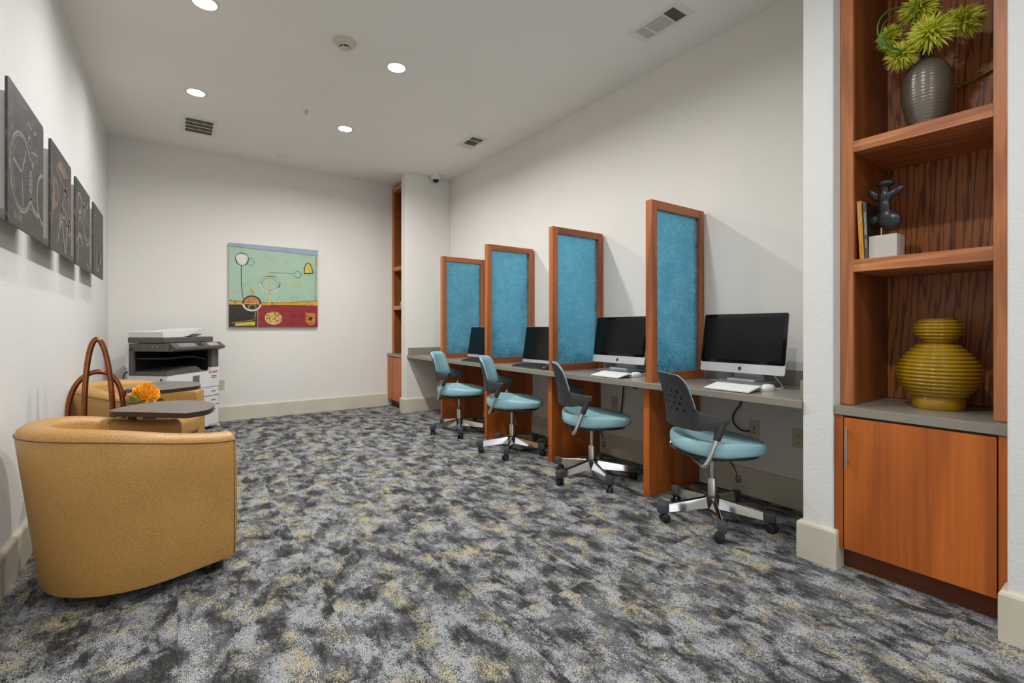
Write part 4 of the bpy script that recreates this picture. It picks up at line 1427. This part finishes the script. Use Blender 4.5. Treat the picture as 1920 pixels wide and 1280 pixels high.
bm = B(); bx(bm, PW - 0.02, PW + 0.045, 0.02, 0.10, 0.004, 0.024, 0.004); bx(bm, PW - 0.06, PW - 0.02, 0.03, 0.09, 0.01, 0.032); obj('stabiliser_foot', bm, 'pr_white', pr)
bm = B(); tube(bm, catmull([(-0.012, PD + 0.0, 0.665), (-0.02, PD + 0.03, 0.64), (-0.03, PD + 0.03, 0.58), (-0.02, PD + 0.035, 0.50), (-0.012, PD + 0.03, 0.40), (-0.015, PD + 0.035, 0.05)], 5), 0.006, 8); obj('power_cord', bm, 'cord_black', pr, 'all')

# ------------------------------------------------------------------ painting
pt = thing('canvas_art', 'square abstract canvas with seafoam, red and black fields on the back wall', 'painting', (0.997, 6.57, 1.617))
cols = ['p_edge', 'p_green', 'p_blue', 'p_yellow', 'p_red', 'p_dark', 'p_black', 'p_white', 'p_lemon', 'p_gold', 'p_rust', 'p_smudge']
ci = {c: i for i, c in enumerate(cols)}
bm = B()
bx(bm, -0.5, 0.5, -0.04, -0.0003, -0.5, 0.5, 0.002, 0)
def pm(layer):
    return lambda p: (-0.5 + p[0], -0.0402 - 0.0003 * layer, 0.5 - p[1])
def pf(poly, mat, layer): flat(bm, poly, pm(layer), ci[mat])
def ring(cx, cy, rx, ry, w, mat, layer, a0=0.0, a1=2 * PI, n=36, wob=0.0):
    for k in range(n):
        qa, qb = a0 + (a1 - a0) * k / n, a0 + (a1 - a0) * (k + 1) / n
        wa, wb = w * (1 + wob * math.sin(3 * qa)), w * (1 + wob * math.sin(3 * qb))
        pf([(cx + rx * math.cos(qa), cy + ry * math.sin(qa)), (cx + rx * math.cos(qb), cy + ry * math.sin(qb)),
            (cx + (rx - wb) * math.cos(qb), cy + (ry - wb) * math.sin(qb)), (cx + (rx - wa) * math.cos(qa), cy + (ry - wa) * math.sin(qa))], mat, layer)
def stroke(pts, w, mat, layer):
    for a, b in zip(pts, pts[1:]):
        dx, dy = b[0] - a[0], b[1] - a[1]
        l = math.hypot(dx, dy) or 1
        nx, ny = -dy / l * w / 2, dx / l * w / 2
        pf([(a[0] + nx, a[1] + ny), (b[0] + nx, b[1] + ny), (b[0] - nx, b[1] - ny), (a[0] - nx, a[1] - ny)], mat, layer)
e = 0.001
pf([(e, 0.03), (1 - e, 0.07), (1 - e, 0.68), (e, 0.71)], 'p_green', 1)
pf([(e, e), (1 - e, e), (1 - e, 0.075), (e, 0.042)], 'p_blue', 2)
stroke([(e, 0.044), (1 - e, 0.077)], 0.004, 'p_black', 3)
pf([(e, 0.69), (0.25, 0.70), (0.5, 0.695), (1 - e, 0.66), (1 - e, 0.75), (e, 0.75)], 'p_yellow', 2)
pf([(e, 0.735), (0.30, 0.73), (0.30, 1 - e), (e, 1 - e)], 'p_dark', 3)
pf([(0.305, 0.755), (0.36, 0.735), (0.6, 0.725), (0.85, 0.725), (1 - e, 0.725), (1 - e, 1 - e), (0.305, 1 - e)], 'p_red', 4)
pf([(0.07, 0.955), (0.15, 0.95), (0.28, 0.935), (0.27, 0.985), (0.06, 0.99)], 'p_lemon', 5)
stroke([(0.03, 0.955), (0.27, 0.915), (0.285, 0.80)], 0.006, 'p_yellow', 5)
stroke([(e, 0.685), (0.3, 0.70), (0.62, 0.70), (1 - e, 0.655)], 0.0045, 'p_black', 4)
stroke([(0.135, e), (0.138, 0.12)], 0.002, 'p_black', 5)
pf(ngon(0.136, 0.188, 0.066, 0.072), 'p_white', 5); ring(0.136, 0.188, 0.072, 0.078, 0.009, 'p_black', 6, wob=0.4)
ring(0.225, 0.215, 0.042, 0.045, 0.0035, 'p_black', 5)
stroke([(0.128, 0.262), (0.127, 0.42), (0.132, 0.53), (0.142, 0.62), (0.142, 0.66)], 0.0075, 'p_black', 5)
stroke([(0.43, 0.33), (0.437, 0.735)], 0.014, 'p_lemon', 5)
stroke([(0.412, 0.335), (0.55, 0.327), (0.71, 0.323)], 0.0035, 'p_black', 6)
ring(0.44, 0.47, 0.114, 0.098, 0.012, 'p_white', 6); ring(0.442, 0.466, 0.112, 0.098, 0.008, 'p_black', 7, -PI, 0.5, wob=0.5); ring(0.438, 0.475, 0.094, 0.080, 0.003, 'p_black', 7)
ring(0.755, 0.335, 0.045, 0.043, 0.005, 'p_black', 6)
bell = [(0.835, 0.315), (0.838, 0.25), (0.852, 0.20), (0.878, 0.175), (0.905, 0.19), (0.925, 0.235), (0.94, 0.305)]
pf(bell, 'p_lemon', 6); stroke(bell + [bell[0]], 0.011, 'p_black', 7); stroke([(0.94, 0.29), (1 - e, 0.288)], 0.0035, 'p_black', 7)
stroke([(0.974, 0.07), (0.972, 0.66)], 0.004, 'p_black', 6)
stroke([(0.985, 0.09), (0.985, 0.20)], 0.01, 'p_rust', 5)
pf([(0.21, 0.47), (0.225, 0.54), (0.25, 0.55), (0.272, 0.61), (0.235, 0.60), (0.222, 0.565)], 'p_yellow', 5)
pf(ngon(0.24, 0.72, 0.085, 0.078, 20, 0), 'p_rust', 5); pf([(0.16, 0.725), (0.325, 0.72), (0.31, 0.77), (0.25, 0.80), (0.18, 0.775)], 'p_dark', 6)
stroke([(0.155, 0.722), (0.325, 0.722)], 0.007, 'p_lemon', 7); ring(0.245, 0.762, 0.045, 0.03, 0.006, 'p_gold', 7)
ring(0.24, 0.715, 0.104, 0.098, 0.018, 'p_white', 7, 0.1, PI - 0.1); ring(0.24, 0.715, 0.102, 0.096, 0.018, 'p_black', 7, PI - 0.1, 2 * PI + 0.15)
pf(ngon(0.48, 0.89, 0.094, 0.078), 'p_gold', 6); ring(0.48, 0.89, 0.098, 0.082, 0.006, 'p_white', 7, 0.3, PI + 0.8)
pf([(0.85, 0.82), (0.97, 0.825), (0.965, 0.97), (0.90, 0.985), (0.848, 0.93)], 'p_rust', 5); pf([(0.885, 0.875), (0.935, 0.87), (0.93, 0.92), (0.89, 0.915)], 'p_dark', 6)
for x, y, s in ((0.42, 0.165, 0.03), (0.62, 0.185, 0.035), (0.72, 0.475, 0.05), (0.56, 0.26, 0.025), (0.955, 0.60, 0.02)):
    pf([(x + s * math.cos(a) * random.uniform(.4, 1.3), y + s * 0.55 * math.sin(a) * random.uniform(.4, 1.2)) for a in [2 * PI * k / 9 for k in range(9)]], 'p_smudge', 3)
obj('canvas', bm, cols, pt)

# ------------------------------------------------------------------ wall art on the left
XP = -0.52
art_cols = ['a_base', 'a_grey', 'a_light', 'a_brown']
def art(idx, y0, y1, z0, z1, label):
    t = thing('wall_art', label, 'wall art', (-0.6, (y0 + y1) / 2, (z0 + z1) / 2), 0, 'dark machinery prints on the left wall')
    h, v = (y1 - y0) / 2, (z1 - z0) / 2
    bm = B(); bx(bm, 0.002, 0.072, -h + 0.035, h - 0.035, -v + 0.05, v - 0.05, 0.003); obj('spacer_box', bm, 'box_grey', t)
    bm = B()
    r = 0.018
    pts = []
    for cy, cz, a0 in ((h - r, v - r, 0), (-h + r, v - r, 90), (-h + r, -v + r, 180), (h - r, -v + r, 270)):
        for k in range(6):
            a = R(a0 + 90 * k / 5); pts.append((cy + r * math.cos(a), cz + r * math.sin(a)))
    prism(bm, pts, 0.072, 0.08, 'x', 0)
    lay = [0]
    def mk(L_): return lambda p: (0.0802 + 0.0003 * L_, -h + p[0] * 2 * h, -v + p[1] * 2 * v)
    def ringp(cx, cy, rr, w, mi, L_, a0=0, a1=2 * PI, teeth=0, n=40):
        for k in range(n):
            qa, qb = a0 + (a1 - a0) * k / n, a0 + (a1 - a0) * (k + 1) / n
            ro = rr * (1.05 if teeth and (k % 2) else 1.0)
            flat(bm, [(cx + ro * math.cos(qa), cy + ro * math.sin(qa)), (cx + ro * math.cos(qb), cy + ro * math.sin(qb)),
                      (cx + (rr - w) * math.cos(qb), cy + (rr - w) * math.sin(qb)), (cx + (rr - w) * math.cos(qa), cy + (rr - w) * math.sin(qa))], mk(L_), mi)
    def bar(a, b, w, mi, L_):
        dx, dy = b[0] - a[0], b[1] - a[1]; l = math.hypot(dx, dy)
        nx, ny = -dy / l * w / 2, dx / l * w / 2
        flat(bm, [(a[0] + nx, a[1] + ny), (b[0] + nx, b[1] + ny), (b[0] - nx, b[1] - ny), (a[0] - nx, a[1] - ny)], mk(L_), mi)
    if idx == 0:
        ringp(0.33, 0.42, 0.30, 0.022, 1, 1); ringp(0.33, 0.42, 0.27, 0.008, 2, 2); ringp(0.33, 0.42, 0.23, 0.012, 1, 1, 2.4, 4.0)
        for a in (1.0, 2.9, 4.9): bar((0.33, 0.42), (0.33 + 0.24 * math.cos(a), 0.42 + 0.24 * math.sin(a)), 0.025, 1, 1)
        ringp(0.76, 0.40, 0.22, 0.03, 1, 1, 2.0, 5.2, 1); ringp(0.98, 0.36, 0.22, 0.03, 1, 2, 1.6, 4.7, 1)
        for k in range(12): bar((0.56, 0.2 + 0.04 * k), (0.61, 0.205 + 0.04 * k), 0.008, 2, 1)
        for k in range(7): bar((0.14 + 0.03 * k, 0.05), (0.16 + 0.03 * k, 0.10 + 0.02 * (k % 2)), 0.014, 1, 1)
        bar((0.6, 0.66), (0.8, 0.69), 0.018, 1, 1); bar((0.5, 0.86), (0.62, 0.84), 0.02, 1, 1); bar((0.68, 0.83), (0.75, 0.86), 0.03, 1, 1)
        ringp(0.55, 0.72, 0.05, 0.02, 1, 2)
    elif idx == 1:
        ringp(0.62, 0.22, 0.27, 0.035, 3, 1, 0.2, PI - 0.2); ringp(0.62, 0.18, 0.22, 0.02, 2, 2, 0.3, PI - 0.3)
        bar((0.5, 0.36), (0.66, 0.03), 0.03, 2, 2); bar((0.76, 0.36), (0.68, 0.03), 0.03, 2, 2)
        bar((0.2, 0.80), (0.95, 0.60), 0.035, 3, 1); bar((0.05, 0.72), (0.1, 0.1), 0.02, 3, 1)
        flat(bm, [(0.25, 0.82), (0.6, 0.78), (0.85, 0.84), (0.45, 0.93)], mk(2), 3); flat(bm, [(0.03, 0.3), (0.2, 0.4), (0.18, 0.62), (0.1, 0.66)], mk(2), 3)
        ringp(0.2, 0.55, 0.14, 0.04, 3, 1); ringp(0.7, 0.58, 0.12, 0.035, 3, 1, 0, PI); bar((0.58, 0.58), (0.3, 0.1), 0.03, 1, 1); bar((0.82, 0.58), (0.95, 0.3), 0.03, 1, 1)
        flat(bm, [(0.8, 0.25), (0.98, 0.22), (0.98, 0.42), (0.84, 0.42)], mk(1), 3)
    elif idx == 2:
        ringp(0.78, 0.62, 0.30, 0.03, 1, 1, 2.3, 5.6); ringp(0.78, 0.62, 0.24, 0.014, 2, 2, 2.6, 5.4); ringp(0.25, 0.74, 0.13, 0.04, 1, 1, 0, 2 * PI, 1)
        ringp(0.28, 0.2, 0.2, 0.05, 1, 1, 0.3, 2.8); bar((0.12, 0.05), (0.2, 0.28), 0.04, 1, 1); ringp(0.3, 0.48, 0.12, 0.03, 1, 1, 0.2, 3.6)
        bar((0.5, 0.82), (0.6, 0.66), 0.05, 1, 1); bar((0.75, 0.1), (0.95, 0.03), 0.02, 2, 1); bar((0.65, 0.72), (0.85, 0.88), 0.03, 1, 2)
    else:
        ringp(0.42, 0.22, 0.15, 0.04, 1, 1, 2.4, 6.8); bar((0.55, 0.2), (0.62, 0.4), 0.04, 3, 1); flat(bm, [(0.5, 0.22), (0.75, 0.2), (0.82, 0.34), (0.6, 0.37)], mk(1), 3)
        bar((0.3, 0.3), (0.34, 0.45), 0.03, 1, 1); ringp(0.2, 0.82, 0.05, 0.02, 1, 1); bar((0.6, 0.55), (0.7, 0.75), 0.02, 1, 1)
    obj('print_plate', bm, art_cols, t)
    return t
art(3, 1.78, 2.36, 1.505, 2.055, 'dark print at the left picture edge, only its end showing')
art(0, 2.540, 3.120, 1.503, 2.05, 'nearest full dark print showing a large spoked wheel')
art(1, 3.272, 3.837, 1.503, 2.055, 'brownish dark print of rods and a wheel, second full one along the wall')
art(2, 3.982, 4.574, 1.503, 2.05, 'grey dark print of curved hoses, third full one along the wall')
art(3, 4.745, 5.325, 1.51, 2.056, 'farthest dark print, nearest the back corner')

# ------------------------------------------------------------------ ceiling fixtures
def downlight(label):
    t = thing('recessed_downlight', label, 'ceiling light', (0, 0, 0), 0, 'recessed ceiling lights')
    bm = B(); lathe(bm, [(0.062, -0.002), (0.066, -0.007), (0.078, -0.006), (0.082, 0.0), (0.062, 0.0)], 40)
    obj('trim_ring', bm, 'white', t, True)
    bm = B(); lathe(bm, [(0.0, -0.004), (0.063, -0.004), (0.063, -0.001), (0.0, -0.001)], 40); obj('diffuser', bm, 'lens', t)
    return t
spots = [(1.40, 4.95, 'lit recessed downlight nearest the back wall, right of the grille'),
         (0.13, 4.93, 'lit recessed downlight just above the square grille near the left wall'),
         (1.40, 3.555, 'lit recessed downlight right of the smoke detector'),
         (0.139, 3.54, 'lit recessed downlight cut by the top edge of the picture')]
dlp = None
LP = []
for x, y, l in spots:
    if dlp is None: dlp = downlight(l); o = dlp
    else: o = dup(dlp)
    o.location = (x, y, CEIL); o['label'] = l
    LP.append((x, y))
LP += [(0.13, 2.15), (1.40, 2.15), (0.80, 0.75), (0.80, -0.65), (0.80, -2.05)]

def vent(label, cx, cy, w, d, cells):
    t = thing('ceiling_vent', label, 'vent', (cx, cy, CEIL))
    bm = B(); bx(bm, -w / 2 + 0.02, w / 2 - 0.02, -d / 2 + 0.02, d / 2 - 0.02, -0.0035, -0.0005); obj('backing', bm, 'ventdark', t)
    bm = B()
    # frame with openings
    def hole_frame(x0, x1, y0, y1): return (x0, x1, y0, y1)
    xs0, xs1, ys0, ys1 = -w / 2, w / 2, -d / 2, d / 2
    iy0 = min(c[2] for c in cells); iy1 = max(c[3] for c in cells); ix0 = min(c[0] for c in cells); ix1 = max(c[1] for c in cells)
    bx(bm, xs0, xs1, ys0, iy0, -0.007, 0, 0.0015); bx(bm, xs0, xs1, iy1, ys1, -0.007, 0, 0.0015)
    bx(bm, xs0, ix0, iy0, iy1, -0.007, 0); bx(bm, ix1, xs1, iy0, iy1, -0.007, 0)
    ysorted = sorted({(c[2], c[3]) for c in cells})
    for a, b in zip(ysorted, ysorted[1:]): bx(bm, ix0, ix1, a[1], b[0], -0.007, 0)
    obj('frame', bm, 'white', t)
    for (x0, x1, y0, y1, axis, n, tilt) in cells:
        for k in range(n):
            q = (k + 0.5) / n
            bm = B()
            if axis == 'x':
                yc = y0 + (y1 - y0) * q; hw = (y1 - y0) / n * 0.28
                bx(bm, x0, x1, yc - hw, yc + hw, -0.0065, -0.0038)
            else:
                xc = x0 + (x1 - x0) * q; hw = (x1 - x0) / n * 0.28
                bx(bm, xc - hw, xc + hw, y0, y1, -0.0065, -0.0038)
            obj('slat', bm, 'white' if tilt else 'vent_slat_shaded', t)  # tilt is not modelled; its shading is put into the slat colour
    return t
vent('square return grille in the ceiling near the left back corner', 0.178, 5.745, 0.29, 0.45,
     [(-0.115, 0.115, -0.19 + 0.097 * k, -0.19 + 0.097 * k + 0.086, 'y', 18, 0) for k in range(4)])
vent('small slotted supply vent in the ceiling above the farther desks', 2.638, 4.515, 0.21, 0.36,
     [(-0.072, 0.072, -0.145, -0.065, 'x', 5, 0), (-0.072, 0.072, -0.055, 0.065, 'y', 5, 0), (-0.072, 0.072, 0.075, 0.145, 'x', 5, 1)])
vent('large three-section supply vent in the ceiling at upper right', 2.637, 2.025, 0.19, 0.395,
     [(-0.07, 0.07, -0.155, -0.075, 'x', 6, 0), (-0.07, 0.07, -0.065, 0.075, 'y', 9, 1), (-0.07, 0.07, 0.085, 0.155, 'x', 6, 1)])

t = thing('smoke_detector', 'round beige smoke detector on the ceiling', 'smoke detector', (0.975, 3.455, CEIL))
bm = B(); lathe(bm, [(0.0, 0.0), (0.078, 0.0), (0.078, -0.008), (0.066, -0.014), (0.06, -0.026), (0.05, -0.03), (0.044, -0.036), (0.0, -0.036)], 36); obj('base', bm, 'beige_plastic', t, True)
bm = B(); lathe(bm, [(0.0, -0.036), (0.034, -0.036), (0.034, -0.045), (0.0, -0.045)], 28); obj('sensor_gap', bm, 'slotdark', t)
bm = B(); lathe(bm, [(0.0, -0.045), (0.033, -0.045), (0.031, -0.051), (0.0, -0.052)], 28); obj('cap', bm, 'beige_plastic', t, True)
bm = B()
for k in range(5):
    a = 2 * PI * k / 5 + 0.3
    tube(bm, [(0.034 * math.cos(a), 0.034 * math.sin(a), -0.035), (0.034 * math.cos(a), 0.034 * math.sin(a), -0.047)], 0.004, 6)
obj('ribs', bm, 'beige_plastic', t)
t = thing('fire_sprinkler', 'small fire sprinkler head in the middle of the ceiling', 'sprinkler', (0.983, 4.74, CEIL))
bm = B(); lathe(bm, [(0.0, 0.0), (0.035, 0.0), (0.034, -0.004), (0.02, -0.006), (0.0, -0.006)], 28); obj('escutcheon', bm, 'white', t, True)
bm = B(); lathe(bm, [(0, -0.006), (0.011, -0.006), (0.009, -0.03), (0.016, -0.034), (0.016, -0.036), (0, -0.036)], 16); obj('nozzle', bm, 'steel', t, True)
bm = B(); lathe(bm, [(0, 0), (0.06, 0), (0.06, -0.003), (0.055, -0.005), (0, -0.005)], 32)
o = obj('cover_plate', bm, 'white', None, True, (1.012, 6.163, CEIL)); tag(o, 'flat white round cover plate in the ceiling by the back wall', 'cover plate')
t = thing('dome_camera', 'white dome security camera on the ceiling beside the far pier', 'camera', (2.82, 5.77, CEIL))
bm = B(); lathe(bm, [(0, 0), (0.073, 0), (0.073, -0.012), (0.066, -0.034), (0.05, -0.056), (0.043, -0.060), (0.0, -0.060)], 32); obj('housing', bm, 'white', t, True)
bm = B(); lathe(bm, [(0.041, -0.058), (0.041, -0.064), (0.036, -0.082), (0.02, -0.097), (0, -0.101)], 28); obj('dome_glass', bm, 'domeglass', t, True)

# ------------------------------------------------------------------ light
DIM = {2: 0.6, 1: 0.58, -1: 0.4, -2: 0.5}       # power scale of each row of downlights, tuned to even out the walls
for k, (x, y) in enumerate(LP):
    ld = bpy.data.lights.new('downlight_lamp', 'AREA')
    ld.shape = 'DISK'; ld.size = 0.12
    ld.energy = 26.0 * DIM.get(round(y), 1.0) * (0.24 if x < 0.5 else 1.0)
    ld.spread = R(163)
    ld.color = (1.0, 0.995, 0.98)
    lo = bpy.data.objects.new('downlight_lamp', ld)
    lo.location = (x, y, CEIL - 0.012)
    C.objects.link(lo)
w = bpy.data.worlds.new('ambient_fill'); S.world = w
w.use_nodes = True
bg = w.node_tree.nodes['Background']
bg.inputs['Color'].default_value = (0.93, 0.96, 1.0, 1)
bg.inputs['Strength'].default_value = 1.3  # even fill light added through the open rear end of the room

# ------------------------------------------------------------------ camera
cd = bpy.data.cameras.new('camera')
cd.sensor_width = 36.0; cd.sensor_fit = 'HORIZONTAL'
cd.lens = 890.0 / 1920.0 * 36.0
cd.shift_y = -25.0 / 1920.0
cd.clip_start = 0.02
cam = bpy.data.objects.new('camera', cd)
cam.location = (0, 0, 1.10)
cam.rotation_euler = (PI / 2, 0, -math.atan2(627, 890))
C.objects.link(cam)
S.camera = cam
S.view_settings.view_transform = 'Standard'
S.view_settings.look = 'None'
S.view_settings.gamma = 1.0
S.view_settings.exposure = 0.34
